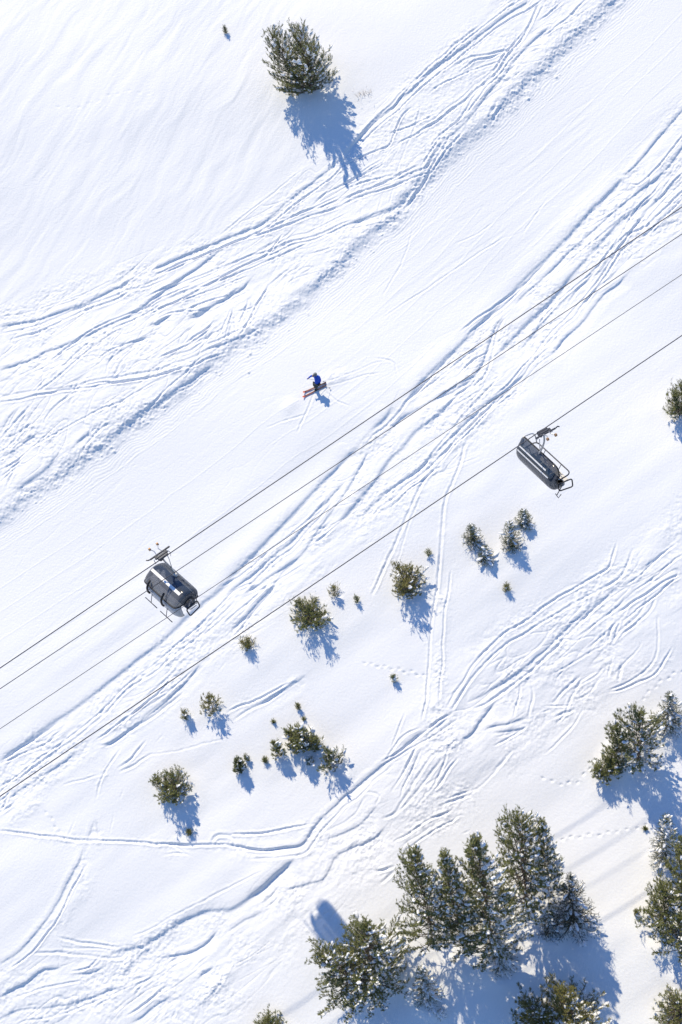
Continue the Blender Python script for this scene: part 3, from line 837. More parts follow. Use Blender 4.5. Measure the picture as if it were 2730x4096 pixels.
TREES = [
 # name, kind, tip, base y, half width px, label, category, options
 ('pine_tree', 'pine', (1200, 83), 330, 116, 'big bushy green pine alone in the upper snowfield above the piste', 'tree', dict(leaders=3, snow=1.25)),
 ('pine_tree', 'pine', (1240, 2390), 2497, 64, 'broad round pine just below the lowest lift rope, near the middle of the slope', 'tree', dict(leaders=3, snow=.15, dens=.85, group=GP)),
 ('pine_tree', 'pine', (1630, 2246), 2368, 56, 'yellowish sparse pine left of the long straight ski track', 'tree', dict(leaders=3, snow=.2, mi=2, dens=.8, group=GP)),
 ('pine_tree', 'pine', (680, 3071), 3185, 66, 'dense round pine farthest left on the lower slope', 'tree', dict(leaders=3, snow=.3, dens=.85, group=GP)),
 ('pine_tree', 'pine', (1195, 2892), 2992, 52, 'wide snow-speckled pine with a shaded hollow beneath, in the middle of a small clump', 'tree', dict(leaders=3, snow=.6, group=GP)),
 ('pine_tree', 'pine', (1326, 2986), 3072, 44, 'grey-green snowy pine whose shadow tip crosses a ski track', 'tree', dict(snow=.6, mi=1, dens=.9, group=GP)),
 ('pine_tree', 'pine', (1113, 2962), 3026, 25, 'slim small pine touching the left side of the clump in the lower middle', 'tree', dict(snow=.3, group=GP)),
 ('young_pine', 'pine', (1262, 2935), 2995, 26, 'small upright pine on the right shoulder of the wide snow-speckled pine', 'tree', dict(snow=.3, group=GP)),
 ('young_pine', 'pine', (841, 2777), 2850, 36, 'young star-shaped pine right of a reddish seedling below the lowest rope', 'tree', dict(snow=.3, dens=.8, mi=2, group=GP)),
 ('young_pine', 'pine', (990, 2545), 2590, 30, 'little vase-shaped pine just under the lowest rope, left of the round pine', 'tree', dict(leaders=3, mi=2, snow=.1, dens=.8, group=GP)),
 ('young_pine', 'pine', (1336, 2328), 2384, 23, 'thin open young pine to the upper right of the broad round pine', 'tree', dict(snow=.1, dens=.8, mi=2, group=GP)),
 ('young_pine', 'pine', (958, 3030), 3086, 20, 'small forked pine standing alone between the leftmost pine and the clump', 'tree', dict(leaders=2, snow=.5, mi=1, dens=.8, group=GP)),
 ('young_pine', 'pine', (988, 3018), 3040, 10, 'tiny side sapling leaning right off the small forked pine', 'tree', dict(snow=.3, group=GY, full=False)),
 ('young_pine', 'pine', (742, 2838), 2872, 17, 'reddish-tinged seedling with a short round shadow, left of the star-shaped pine', 'seedling', dict(snow=.5, group=GY, mi=2)),
 ('pine_tree', 'pine', (2718, 1520), 1655, 50, 'pine cut by the right edge, level with the upper chair', 'tree', dict(leaders=2, snow=.2)),
 ('young_spruce', 'spruce', (1886, 2098), 2186, 38, 'narrow young spruce at the left of the row of four below the upper chair', 'tree', dict(snow=.35, group='young spruces below the upper chair')),
 ('young_spruce', 'spruce', (1942, 2182), 2246, 38, 'short snowy spruce just lower right of the leftmost young spruce of the row', 'tree', dict(snow=.7, dens=.85, group='young spruces below the upper chair')),
 ('young_spruce', 'spruce', (2039, 2086), 2190, 42, 'tallest young spruce of the row, third from the left', 'tree', dict(snow=.4, group='young spruces below the upper chair')),
 ('young_spruce', 'spruce', (2095, 2040), 2105, 36, 'rightmost and highest young spruce of the row, dense with a snow cap', 'tree', dict(snow=.5, group='young spruces below the upper chair')),
 ('seedling', 'pine', (2028, 2331), 2362, 14, 'yellow-green seedling at the shadow tip of the short snowy spruce', 'seedling', dict(mi=2, snow=.1, group=GY, full=False)),
 ('seedling', 'pine', (1714, 2196), 2220, 13, 'spiky little seedling above the yellowish sparse pine', 'seedling', dict(snow=0, dens=.7, group=GY, full=False)),
 ('seedling', 'pine', (1428, 2382), 2408, 9, 'thin twiggy seedling right of the thin open young pine', 'seedling', dict(snow=0, dens=.6, group=GY, full=False)),
 ('seedling', 'pine', (1577, 2697), 2722, 13, 'lone seedling beneath a line of footprints in the middle of the blank slope', 'seedling', dict(snow=.3, group=GY, full=False)),
 ('seedling', 'pine', (759, 3316), 3338, 9, 'seedling standing right at the sideways track below the leftmost pine', 'seedling', dict(mi=2, snow=0, group=GY, full=False)),
 ('seedling', 'pine', (1062, 3029), 3046, 9, 'seedling between the forked pine and the slim small pine', 'seedling', dict(snow=0, group=GY, full=False)),
 ('seedling', 'pine', (1192, 2814), 2833, 8, 'seedling with a curved shadow above the clump', 'seedling', dict(mi=2, snow=0, group=GY, full=False)),
 ('seedling', 'pine', (1095, 2880), 2890, 6, 'tiny dark seedling at upper left of the clump', 'seedling', dict(snow=0, group=GY, full=False)),
 ('seedling', 'pine', (1216, 2871), 2879, 5, 'tiniest seedling, directly above the wide snow-speckled pine', 'seedling', dict(snow=0, group=GY, full=False)),
 ('seedling', 'pine', (1241, 3030), 3055, 14, 'snowy sapling inside the shadow below the wide snow-speckled pine', 'seedling', dict(snow=.9, group=GY, full=False)),
 ('seedling', 'pine', (903, 112), 138, 9, 'single seedling in the upper snowfield left of the big bushy pine', 'seedling', dict(snow=0, mi=1, group=GY, full=False)),
 ('seedling', 'pine', (2548, 3640), 3662, 9, 'small seedling on smooth snow left of the trees on the right edge', 'seedling', dict(snow=.1, mi=2, group=GY, full=False)),
 ('seedling', 'pine', (2585, 3308), 3317, 6, 'tiny seedling near the end of the right-hand footprint line', 'seedling', dict(snow=0, group=GY, full=False)),
 ('pine_tree', 'pine', (1440, 3639), 3985, 165, 'largest pine, spreading wide at the bottom of the picture beside a dark shadow patch', 'tree', dict(leaders=2, snow=.85, z0=.04, group=GF)),
 ('young_spruce', 'spruce', (1690, 3868), 4005, 55, 'snow-plastered small spruce against the right side of the largest pine', 'tree', dict(snow=1.1, group=GS)),
 ('seedling', 'spruce', (1768, 4040), 4068, 17, 'snowy seedling near the bottom edge right of the largest pine', 'seedling', dict(snow=.9, group=GY, full=False)),
 ('pine_tree', 'pine', (1712, 3382), 3760, 112, 'leftmost tall pine of the tight grove, with bare trunk showing', 'tree', dict(snow=.55, z0=.13, group=GF)),
 ('pine_tree', 'pine', (1834, 3395), 3790, 95, 'second pine from the left in the grove, flat snowy top', 'tree', dict(snow=.8, z0=.10, group=GF)),
 ('pine_tree', 'pine', (1950, 3337), 3815, 118, 'pointed tall pine in the middle of the grove', 'tree', dict(snow=.8, z0=.08, group=GF)),
 ('pine_tree', 'pine', (2095, 3225), 3635, 112, 'tallest pine at the top right of the grove', 'tree', dict(snow=.7, z0=.06, group=GF)),
 ('pine_tree', 'pine', (2187, 3274), 3590, 62, 'slim snow-hung pine on the right flank of the grove', 'tree', dict(snow=1.0, z0=.1, group=GF)),
 ('spruce_tree', 'spruce', (1996, 3747), 3872, 66, 'low white-frosted spruce at the front foot of the grove', 'tree', dict(snow=1.3, group=GS)),
 ('spruce_tree', 'spruce', (2284, 3490), 3728, 88, 'dark pointed spruce with a long triangular shadow, right of the grove', 'tree', dict(snow=.38, mi=3, group=GS)),
 ('young_spruce', 'spruce', (2200, 3650), 3740, 42, 'small snowy spruce tucked against the left of the dark pointed spruce', 'tree', dict(snow=.5, mi=3, group=GS)),
 ('pine_tree', 'pine', (2238, 3900), 4190, 150, 'wide pale-green pine at the bottom right with loose arms of snow', 'tree', dict(leaders=3, snow=.7, mi=2, z0=.1, dens=.9, group=GF)),
 ('pine_tree', 'pine', (1075, 4062), 4165, 58, 'pine top just entering at the bottom edge, left of the largest pine', 'tree', dict(leaders=2, snow=.4)),
 ('pine_tree', 'pine', (2712, 4040), 4150, 80, 'pine top just entering at the bottom right corner', 'tree', dict(leaders=2, snow=.3)),
 ('pine_tree', 'pine', (2557, 2810), 3050, 90, 'tall full pine at the right beside a lower companion, above a broad shadow', 'tree', dict(leaders=1, snow=.55, group=GF)),
 ('pine_tree', 'pine', (2468, 2887), 3040, 50, 'narrow pine leaning on the left side of the tall full pine', 'tree', dict(snow=.25, group=GF)),
 ('pine_tree', 'pine', (2432, 3022), 3112, 56, 'stout small pine at the lower left foot of the tall full pine', 'tree', dict(leaders=2, snow=.2, group=GF)),
 ('spruce_tree', 'spruce', (2684, 2764), 2915, 62, 'dark spiky spruce at the right edge beside the tall full pine', 'tree', dict(snow=.5, group=GS)),
 ('spruce_tree', 'spruce', (2668, 3255), 3445, 62, 'topmost snowy spruce in the column of trees along the right edge', 'tree', dict(snow=.7, group=GS)),
 ('pine_tree', 'pine', (2745, 3330), 3600, 85, 'second tree of the right-edge column, mostly cut off by the edge', 'tree', dict(snow=.6, group=GF)),
 ('pine_tree', 'pine', (2660, 3490), 3715, 85, 'bright green pine reaching farthest left in the right-edge column', 'tree', dict(snow=.25, z0=.08, group=GF)),
 ('pine_tree', 'pine', (2715, 3620), 3830, 75, 'lowest thin-branched pine of the right-edge column', 'tree', dict(snow=.5, dens=.8, z0=.12, group=GF)),
]
for (name, kind, tip, by, wpx, label, cat, op) in TREES:
    make_tree(name, kind, tip, by, wpx, label, cat, **op)

# bare shrub sticking through the snow by the big pine's shadow
b, u, v = place(1455, 385)
root = empty('bare_shrub', b); tag(root, 'leafless twiggy shrub poking out of the snow right of the big pine shadow', 'shrub')
mb = MB(); r_ = random.Random(3)
for i in range(22):
    az = r_.random()*6.28; L = r_.uniform(.25, .6); o = np.array([r_.gauss(0, .35), r_.gauss(0, .3), -.05]); el = r_.uniform(.5, 1.2)
    d = np.array([math.cos(az)*math.cos(el), math.sin(az)*math.cos(el), math.sin(el)])
    p = o+d*L; mb.tube([o, o+d*L*.5, p+np.array([r_.gauss(0, .04), r_.gauss(0, .04), 0])], [.009, .007, .003], 4)
    q = o+d*L*.5; mb.tube([q, q+np.array([r_.gauss(0, .12), r_.gauss(0, .12), .12])], [.006, .003], 4)
mb.build('twigs', TWIG, root)

# ------------------------------------------------------------------ ground mesh
def build_ground():
    P = U[..., None]*EU+V_[..., None]*EV+H[..., None]*M
    Vw = (P.reshape(-1, 3) @ ROT.T)
    ny, nx = U.shape
    idx = np.arange(ny*nx).reshape(ny, nx)
    Q = np.stack([idx[:-1, :-1], idx[:-1, 1:], idx[1:, 1:], idx[1:, :-1]], -1).reshape(-1, 4)
    o = np_mesh('snow_ground', Vw, Q, SNOW, smooth=True)
    tag(o, 'snow covered mountainside with groomed piste and ski tracks', kind='structure')
build_ground()
# ------------------------------------------------------------------ lift ropes
STEEL = mat('rope_steel', (.045, .048, .065), .45, .6)
HN = 17.0
def rope(name, yl, yr, hn, r, label):
    a = hit(0, yl, hn); b = hit(2730, yr, hn); d = nrm(b-a)
    mb = MB(); n = 60; A_ = W(a-d*110); B_ = W(b+d*110)
    mb.tube([A_*(1-t)+B_*t for t in np.linspace(0, 1, n)], r, 8)
    o = mb.build(name, STEEL, None, smooth=True)
    tag(o, label, 'cable', 'cables of the chairlift')
    return a, b
R1 = rope('haul_rope', 2673, 827, HN, .026, 'uppermost dark haul rope, carrying the lower left chair')
rope('cable', 2756, 935, HN+.6, .020, 'second cable from the top, passing over the lower left chair')
rope('cable', 2916, 1097, HN+.4, .016, 'thinnest cable, third from the top, touching the chair corner')
R4 = rope('haul_rope', 3186, 1341, HN, .026, 'lowest haul rope, carrying the upper right chair')

# ------------------------------------------------------------------ chairs
GLASS = mat('tinted_canopy', (.05, .065, .095), .12, Specular_IOR_Level=.7, Alpha=.68)
SHIELD = mat('clear_apron', (.50, .51, .54), .25, Alpha=.85)
BLACK = mat('black_rubber', (.012, .012, .014), .5)
GALV = mat('galvanised_steel', (.42, .43, .46), .38, .85, noise=(18, (.55, .56, .58), .3, .7))
DARKM = mat('dark_painted_steel', (.06, .065, .08), .4, .5)
GLASS2 = mat('pale_canopy', (.13, .135, .15), .14, Specular_IOR_Level=.7, Alpha=.72)
CUSH = mat('grey_seat_vinyl', (.26, .265, .28), .55, noise=(25, (.33, .335, .35), .35, .65))
PALE = mat('pale_panel', (.62, .60, .56), .5)
WHITE = mat('white_glint', (.82, .82, .82), .4)  # white of the canopy's reflection streaks, put into a colour
COPPER = mat('brass_roller', (.42, .25, .13), .4, .6)
HW = 1.50
def chair(px, py, ang, front_left, open_canopy, label):
    k = 0
    o = hit(px, py, HN)
    def ip(P): return np.array(proj(P))
    best = None
    for ph in np.linspace(0, 2*math.pi, 1440, endpoint=False):     # horizontal direction whose picture angle matches
        w = math.cos(ph)*EX+math.sin(ph)*EY
        dd = ip(o-2.4*G+w)-ip(o-2.4*G-w); a = math.degrees(math.atan2(dd[1], dd[0]))
        e = abs((a-ang+180) % 360-180)
        if best is None or e < best[0]: best = (e, w)
    w = best[1]
    X = -w if front_left else w
    Y = np.cross(G, X)
    Rw = np.array([W(X), W(Y), W(G)]).T
    root = empty('lift_chair', W(o), Rw)
    tag(root, label, 'lift chair', 'chairs hanging from the lift ropes')
    # --- grip: carriage beside the rope on +x
    mb = MB()
    mb.box((.05, 0, .0), (.16, .62, .13), bev=.03); mb.box((.20, 0, .03), (.14, .78, .10), bev=.02)
    mb.box((.36, -.02, .05), (.09, 1.25, .09), bev=.02); mb.tube([(.36, .62, .05), (.36, .74, .10), (.44, .80, .10)], .035)
    mb.box((.28, .28, .0), (.20, .10, .16), bev=.02); mb.box((.28, -.28, .0), (.20, .10, .16), bev=.02)
    mb.box((.12, .12, -.10), (.16, .20, .22), bev=.02)
    g = mb.build('grip', DARKM, root)
    m2 = MB()
    for s_ in (-1, 1):
        m2.tube([(.30, s_*.20, .04), (.62, s_*.13+.02, .12), (.86, s_*.24, .16)], .028)
    m2.tube([(.2, -.34, .0), (.32, -.46, -.10), (.2, -.52, -.22), (.05, -.40, -.28)], .02)
    m2.tube([(.2, .34, .0), (.32, .44, -.12), (.18, .46, -.26)], .02)
    m2.build('grip_lever', GALV, g)
    for s_ in (-1, 1):
        m3 = MB(); c = np.array((.88, s_*.25, .16)); m3.tube([c-np.array((0, .05, 0)), c+np.array((0, .05, 0))], .085, 14); m3.build('roller', COPPER, g, smooth=False)
    m3 = MB(); m3.tube([(.14, -.02, -.06), (.14, .10, -.06)], .08, 12); m3.build('roller', COPPER, g)
    # --- hanger
    mb = MB()
    mb.tube(fillet([(.10, .02, -.08), (.30, -.05, -.50), (.22, -.22, -1.05), (0, -.30, -1.55), (0, -.28, -1.95)], .35), .052, 10)
    mb.tube(fillet([(.20, -.30, -.30), (.24, -.34, -.60), (.12, -.26, -1.15)], .2), .022)
    hg = mb.build('hanger', GALV, root, smooth=True)
    m3 = MB(); m3.box((0, -.28, -1.60), (.22, .16, .20), bev=.03); m3.box((.0, -.28, -1.78), (.12, .20, .14), bev=.02); m3.build('damper', PALE, hg)
    # --- frame
    mb = MB()
    loop = fillet([(-HW, -.42, -2.10), (HW, -.42, -2.10), (HW, -.30, -2.95), (-HW, -.30, -2.95)], .22, closed=True)
    mb.tube(loop, .035, 8, closed=True)
    mb.tube([(0, -.28, -1.9), (0, -.42, -2.10)], .05)
    for s_ in (-1, 1):
        mb.tube(fillet([(s_*HW, -.42, -2.15), (s_*(HW+.02), .10, -2.45), (s_*(HW+.02), .22, -2.92), (s_*HW, -.25, -2.95)], .15), .030)
    for x in (-1.1, -.37, .37, 1.1): mb.tube([(x, -.41, -2.10), (x, -.32, -2.95), (x, .22, -2.98)], .02)
    mb.build('frame', GALV, root, smooth=True)
    mb = MB()
    for i in range(6):
        x = -HW+.30+i*(2*HW-.6)/5; mb.box((x, .02, -2.88), (.50, .52, .09), bev=.03)
    mb.build('seat', CUSH, root)
    mb = MB()
    Rb = np.array([[1, 0, 0], [0, math.cos(.18), -math.sin(.18)], [0, math.sin(.18), math.cos(.18)]])
    for i in range(6):
        x = -HW+.30+i*(2*HW-.6)/5; mb.box((x, -.30, -2.50), (.50, .07, .62), R=Rb, bev=.03)
    mb.build('backrest', CUSH, root)
    # --- canopy: rounded shell
    prof = [(-.50, -2.42), (-.60, -2.12), (-.50, -1.86), (-.25, -1.68), (.05, -1.60), (.35, -1.63), (.62, -1.78), (.84, -1.94), (.94, -2.14)]
    prof = fillet([(a, b, 0) for a, b in prof], .3, 4); prof = np.array(prof)[:, :2]; prof = np.array([.08, -2.25])+(prof-np.array([.08, -2.25]))*np.array([1.07, 1.02])
    piv = np.array([0.02, -2.40])
    rot = 0.0 if not open_canopy else math.radians(open_canopy)
    def turn(p):
        q = p-piv; c, s_ = math.cos(rot), math.sin(rot)
        return piv+np.array([q[0]*c-q[1]*s_, q[0]*s_+q[1]*c])
    nb_ = 36; rows = []
    bs = np.linspace(-1, 1, nb_+1); bs = np.sign(bs)*(1-(1-np.abs(bs))**1.6)
    cpt = np.array([.08, -2.25])
    def shell(a, b, scale=1.0):
        kx = max(0.0, 1-abs(b)**14)**(1/4)
        p = turn(cpt+(prof[a]-cpt)*(.30+.70*kx)*scale)
        return (b*(HW+.10), p[0], p[1])
    rows = [[shell(a, b) for b in bs] for a in range(len(prof))]
    V = [p for row in rows for p in row]; n = nb_+1
    Fs = [(a*n+i, a*n+i+1, (a+1)*n+i+1, (a+1)*n+i) for a in range(len(prof)-1) for i in range(nb_)]
    mb = MB(); mb.add(V, Fs); cp = mb.build('canopy', GLASS, root, smooth=True); cp.data.materials.append(GLASS2)
    nr = len(prof)-1; cp.data.polygons.foreach_set('material_index', [int((i//nb_ > nr*.60) != bool(open_canopy)) for i in range(nr*nb_)])
    sm = cp.modifiers.new('thick', 'SOLIDIFY'); sm.thickness = .012
    mb = MB(); edge = rows[0]+[rows[a][-1] for a in range(1, len(prof)-1)]+rows[-1][::-1]+[rows[a][0] for a in range(len(prof)-2, 0, -1)]
    mb.tube(edge, .034, 8, closed=True); mb.build('rim', BLACK, cp, smooth=True)
    # reflection streaks modelled as solid pale strips on the shell, and the end ribs
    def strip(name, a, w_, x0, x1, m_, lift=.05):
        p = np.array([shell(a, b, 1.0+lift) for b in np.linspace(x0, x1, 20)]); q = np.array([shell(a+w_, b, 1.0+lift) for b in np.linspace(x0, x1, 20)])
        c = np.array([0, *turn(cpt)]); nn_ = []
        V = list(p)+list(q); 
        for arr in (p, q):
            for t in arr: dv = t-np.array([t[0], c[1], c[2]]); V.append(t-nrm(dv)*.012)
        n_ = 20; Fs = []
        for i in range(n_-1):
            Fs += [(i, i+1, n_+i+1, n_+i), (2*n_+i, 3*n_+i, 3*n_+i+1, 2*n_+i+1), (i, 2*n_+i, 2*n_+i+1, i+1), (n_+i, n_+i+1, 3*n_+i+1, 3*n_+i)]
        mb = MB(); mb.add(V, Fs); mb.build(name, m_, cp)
    NPR = len(prof)
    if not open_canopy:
        strip('glint_strip', int(NPR*.60), 2, -.86, .86, WHITE)
        strip('glint_strip', int(NPR*.28), 1, -.80, .55, GALV)
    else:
        strip('glint_strip', int(NPR*.64), 1, -.84, .86, WHITE)
        strip('glint_strip', int(NPR*.74), 1, -.84, .66, WHITE)
    # apron below the canopy, over the riders' knees
    if not open_canopy:
        pr = np.array([(.96, -2.20), (1.04, -2.50), (1.03, -2.85), (.90, -3.05)])
        V = []; 
        for (y, z) in pr:
            for b in bs:
                kx = max(0.0, 1-abs(b)**7)**(1/3.2); V.append((b*(HW+.02), .25+(y-.25)*(.45+.55*kx), z))
        Fs = [(a*n+i, a*n+i+1, (a+1)*n+i+1, (a+1)*n+i) for a in range(3) for i in range(nb_)]
        mb = MB(); mb.add(V, Fs); ap = mb.build('apron', SHIELD, root, smooth=True); ap.modifiers.new('thick', 'SOLIDIFY').thickness = .01
        for x in (-.50, .82):
            mb = MB(); mb.tube(fillet([(x, .86, -1.72), (x, 1.14, -1.98), (x, 1.20, -2.30), (x, 1.12, -2.52)], .2), .058, 8); mb.build('handle', BLACK, root, smooth=True)
        for x in (-.55, .88):
            mb = MB(); mb.tube([(x, .98, -2.70), (x, 1.22, -3.28)], .02); mb.tube([(x-.55, 1.22, -3.28), (x+.55, 1.22, -3.28)], .026); mb.build('footrest', DARKM, root, smooth=True)
    else:
        mb = MB(); mb.tube([(HW-.1, .2, -2.95), (HW+.05, -.35, -3.35)], .025); mb.tube([(HW-.1, -.32, -3.36), (HW+.25, -.38, -3.36), (HW+.12, -.12, -3.36)], .024); mb.build('footrest', DARKM, root, smooth=True)
        # safety bar raised and pale seat liner
        mb = MB(); mb.box((0, .26, -2.86), (2*HW-.25, .62, .05), bev=.02); mb.build('seat_liner', PALE, root)
        mb = MB(); mb.tube(fillet([(-HW-.05, -.1, -2.35), (-HW-.05, .62, -2.30), (HW+.05, .62, -2.30), (HW+.05, -.1, -2.35)], .30), .036, 8); 
        for x in (-.7, .7): mb.tube([(x, .62, -2.30), (x, .40, -2.62), (x+.35, .36, -2.64)], .02)
        mb.build('safety_bar', DARKM, root, smooth=True)
        mb = MB(); mb.tube(fillet([(-HW-.05, -.35, -2.30), (-HW-.12, -.30, -1.55), (-HW-.05, .55, -1.60), (-HW+.1, .55, -2.25)], .3), .032, 8); mb.build('side_rail', GALV, root, smooth=True)
    # side armrest loop on the downhill end
    s_ = -1 if front_left else 1
    mb = MB(); mb.tube(fillet([(s_*(HW+.18), -.30, -2.45), (s_*(HW+.30), .48, -2.42), (s_*(HW+.42), .44, -2.88), (s_*(HW+.26), -.32, -2.88)], .12, closed=True), .035, 8, closed=True)
    ar = mb.build('armrest', BLACK, root, smooth=True)
    return root
HW = 1.42
chair(656, 2229, 42.0, True, 0, 'lower left lift chair with its smoked canopy closed, hanging over the piste edge')
HW = 1.50
chair(2168, 1721, 43.0, False, 86, 'upper right lift chair with its canopy swung back, seen over smooth snow')

# ------------------------------------------------------------------ skier
SKIN = mat('skin', (.55, .33, .24), .55); JACKET = mat('blue_jacket', (.012, .07, .50), .7, noise=(30, (.02, .11, .62), .3, .7))
TROU = mat('dark_trousers', (.035, .048, .052), .8, noise=(30, (.05, .065, .07), .3, .7)); HELM = mat('grey_helmet', (.16, .18, .18), .35)
SKID = mat('ski_dark', (.035, .03, .035), .35, noise=(6, (.12, .03, .025), .4, .6)); SKIR = mat('ski_red', (.62, .10, .07), .35)
LENS = mat('goggle_lens', (.25, .15, .05), .15); POLE = mat('pole_metal', (.45, .36, .32), .4, .5)
_, u0, v0 = place(1263, 1553)
SK0 = u0*EU+v0*EV+(ground_h(u0, v0)+.02)*M
KX = nrm(np.array([1, 0, 0])-M[0]*M)
def sk(x, y, z): return W(SK0+np.array([x, y, 0])+(-(M[0]*x+M[1]*y)/M[2])*np.array([0, 0, 1])+z*np.array([0, 0, 1.0]))-W(SK0)    # x, y as in the picture, z off the snow
sroot = empty('person', W(SK0))
tag(sroot, 'skier in a blue jacket and dark trousers carving across the piste with one arm raised', 'person')
def skin(name, verts, edges, material, parent, root=0, sub=2):
    me = bpy.data.meshes.new(name); me.from_pydata([tuple(v[0]) for v in verts], edges, []); me.materials.append(material)
    o = bpy.data.objects.new(name, me); COL.objects.link(o); o.parent = parent
    md = o.modifiers.new('skin', 'SKIN'); md.use_smooth_shade = True
    for i, v in enumerate(verts):
        sv = me.skin_vertices[0].data[i]; sv.radius = (v[1], v[2] if len(v) > 2 else v[1]); sv.use_root = (i == root)
    s2 = o.modifiers.new('sub', 'SUBSURF'); s2.levels = sub; s2.render_levels = sub
    return o
J = dict(pel=sk(.07, .22, .72), wai=sk(.13, .36, .86), che=sk(.14, .56, 1.08), nek=sk(.06, .72, 1.24), hd=sk(-.02, .78, 1.38),
         shL=sk(-.05, .74, 1.16), shR=sk(.26, .66, 1.12), elL=sk(-.26, .74, 1.05), haL=sk(-.46, .60, 1.0), haL2=sk(-.50, .52, .98),
         elR=sk(.34, .45, .92), haR=sk(.28, .26, .85), hpL=sk(.0, .20, .70), hpR=sk(.14, .18, .70),
         knL=sk(-.10, .16, .42), anL=sk(.04, .12, .12), knR=sk(.05, -.02, .44), anR=sk(.10, -.06, .12), toL=sk(-.10, .06, .06), toR=sk(-.06, -.13, .06))
jl = list(J); jx = {k: i for i, k in enumerate(jl)}
rad = dict(pel=.15, wai=.135, che=.16, nek=.06, hd=.10, shL=.07, shR=.07, elL=.05, haL=.035, haL2=.03, elR=.05, haR=.035, hpL=.10, hpR=.10, knL=.065, anL=.045, knR=.065, anR=.045, toL=.035, toR=.035)
ed = [('pel', 'wai'), ('wai', 'che'), ('che', 'nek'), ('nek', 'hd'), ('che', 'shL'), ('che', 'shR'), ('shL', 'elL'), ('elL', 'haL'), ('haL', 'haL2'), ('shR', 'elR'), ('elR', 'haR'), ('pel', 'hpL'), ('pel', 'hpR'), ('hpL', 'knL'), ('knL', 'anL'), ('hpR', 'knR'), ('knR', 'anR'), ('anL', 'toL'), ('anR', 'toR')]
skin('body', [(J[k], rad[k]) for k in jl], [(jx[a], jx[b]) for a, b in ed], SKIN, sroot)
def sub_skin(name, keys, eds, scale, material):
    ix = {k: i for i, k in enumerate(keys)}
    return skin(name, [(J[k], rad[k]*scale+.012) for k in keys], [(ix[a], ix[b]) for a, b in eds], material, sroot)
sub_skin('jacket', ['pel', 'wai', 'che', 'nek', 'shL', 'shR', 'elL', 'haL', 'elR', 'haR'], [('pel', 'wai'), ('wai', 'che'), ('che', 'nek'), ('che', 'shL'), ('che', 'shR'), ('shL', 'elL'), ('elL', 'haL'), ('shR', 'elR'), ('elR', 'haR')], 1.13, JACKET)
sub_skin('trousers', ['pel', 'hpL', 'hpR', 'knL', 'anL', 'knR', 'anR'], [('pel', 'hpL'), ('pel', 'hpR'), ('hpL', 'knL'), ('knL', 'anL'), ('hpR', 'knR'), ('knR', 'anR')], 1.12, TROU)
for a, t in (('anL', 'toL'), ('anR', 'toR')):
    skin('boot', [(J[a]*1.0, .075), ((J[a]+J[t])/2-sk(0, 0, .02), .07), (J[t], .055)], [(0, 1), (1, 2)], BLACK, sroot)
hV, hF = ICV*np.array([.135, .135, .14])+J['hd'], ICF
hm = np_mesh('helmet', hV+sk(.02, .02, .03), hF, HELM, sroot, smooth=True)
mb = MB(); c = J['hd']+sk(-.11, -.07, .02); ax = nrm(sk(.3, -.9, 0)); mb.tube([c-ax*.08, c-ax*.03+sk(-.02, -.02, 0), c+ax*.03+sk(-.02, -.02, 0), c+ax*.08], [.03, .045, .045, .03], 8); mb.build('goggles', LENS, hm, smooth=True)
for hand, nxt in (('haL', sk(-.16, -.14, -.02)), ('haR', sk(.02, -.06, .02))):
    dirn = nrm(nxt); side = nrm(np.cross(dirn, SUNW)); vs = [(J[hand], .04), (J[hand]+dirn*.05, .045)]; es = [(0, 1)]
    for k in range(4):
        b0 = J[hand]+dirn*.08+side*(.026*(k-1.5)); vs += [(b0, .013), (b0+dirn*.03-W(M)*.015, .012), (b0+dirn*.03-W(M)*.05, .011)]; i = len(vs)
        es += [(1, i-3), (i-3, i-2), (i-2, i-1)]
    vs += [(J[hand]+dirn*.03+side*.055, .014), (J[hand]+dirn*.07+side*.06-W(M)*.03, .012)]; es += [(1, len(vs)-2), (len(vs)-2, len(vs)-1)]
    skin('glove', vs, es, JACKET if hand == 'haL' else BLACK, sroot, sub=1)
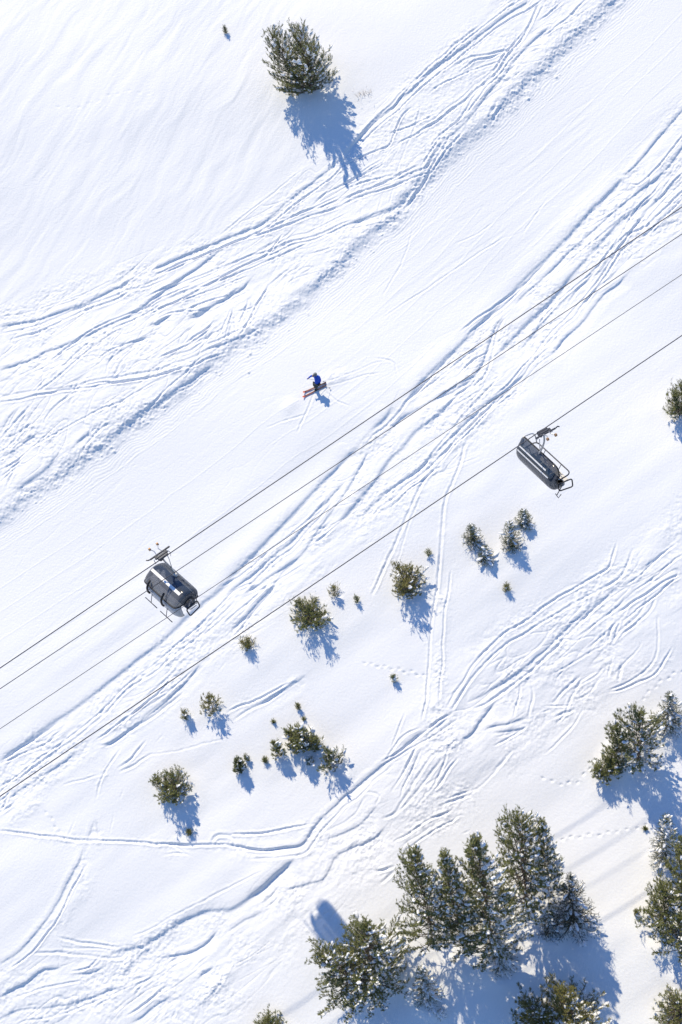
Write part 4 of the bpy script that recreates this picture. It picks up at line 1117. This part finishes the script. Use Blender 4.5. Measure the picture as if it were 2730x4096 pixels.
def ski(tail, tip, label):
    a = sk(*tail, .035); b = sk(*tip, .035); L = np.linalg.norm(b-a); d = (b-a)/L; nz = W(M); s_ = np.cross(nz, d)
    root = empty('ski', W(SK0)+a); tag(root, label, 'ski', 'pair of skis under the skier')
    def seg(t0, t1, name, m_):
        V = []; n = 14
        for i in range(n):
            t = t0+(t1-t0)*i/(n-1); w = .055-.014*math.sin(math.pi*t)+.006*(t > .85)
            if t > .95: w *= max(.25, math.sqrt(max(0, 1-((t-.95)/.055)**2)))
            up = .12*max(0, (t-.88)/.12)**2+.03*max(0, (.06-t)/.06)
            for sg, z in ((-1, 0), (1, 0), (1, .018), (-1, .018)): V.append(d*L*t+s_*w*sg+nz*(up+z))
        Fs = [(0, 1, 2, 3), (4*n-4, 4*n-1, 4*n-2, 4*n-3)]
        for i in range(n-1):
            for k in range(4): Fs.append((4*i+k, 4*i+4+k, 4*i+4+(k+1) % 4, 4*i+(k+1) % 4))
        mb = MB(); mb.add(V, Fs); mb.build(name, m_, root)
    seg(0, .50, 'ski_tail', SKID); seg(.502, .93, 'ski_front', mat('ski_dull_red', (.30, .085, .06), .4, noise=(5, (.16, .05, .04), .4, .6)))
    seg(.932, 1, 'ski_tip', mat('ski_tip_orange', (.85, .16, .08), .35))
    mb = MB(); mb.box(d*L*.42+nz*.045, (.09, .30, .05), R=np.array([s_, d, nz]).T, bev=.01); mb.build('binding', BLACK, root)
ski((.70, .38), (-.82, -.30), 'ski nearer the top of the picture, with an orange tip')
ski((.72, .20), (-.84, -.62), 'ski nearer the bottom of the picture, with an orange tip')
def pole(a, b, label):
    A_ = sk(*a); B_ = sk(*b); root = empty('ski_pole', W(SK0)+A_); tag(root, label, 'ski pole', 'ski poles of the skier')
    B_ = B_-A_; d = nrm(B_); mb = MB(); mb.tube([(0, 0, 0), B_], [.011, .007], 6); mb.build('shaft', POLE, root)
    mb = MB(); mb.tube([-d*.03, d*.11], .018, 8); mb.build('grip', BLACK, root)
    mb = MB(); mb.tube([B_-d*.08, B_-d*.075], .045, 10); mb.build('basket', BLACK, root)
pole((.30, .24, .86), (1.0, -.02, .03), 'thin ski pole trailing behind the skier to the right')
pole((-.52, .56, 1.0), (.62, .42, .25), 'ski pole from the raised hand, running behind the skier back')
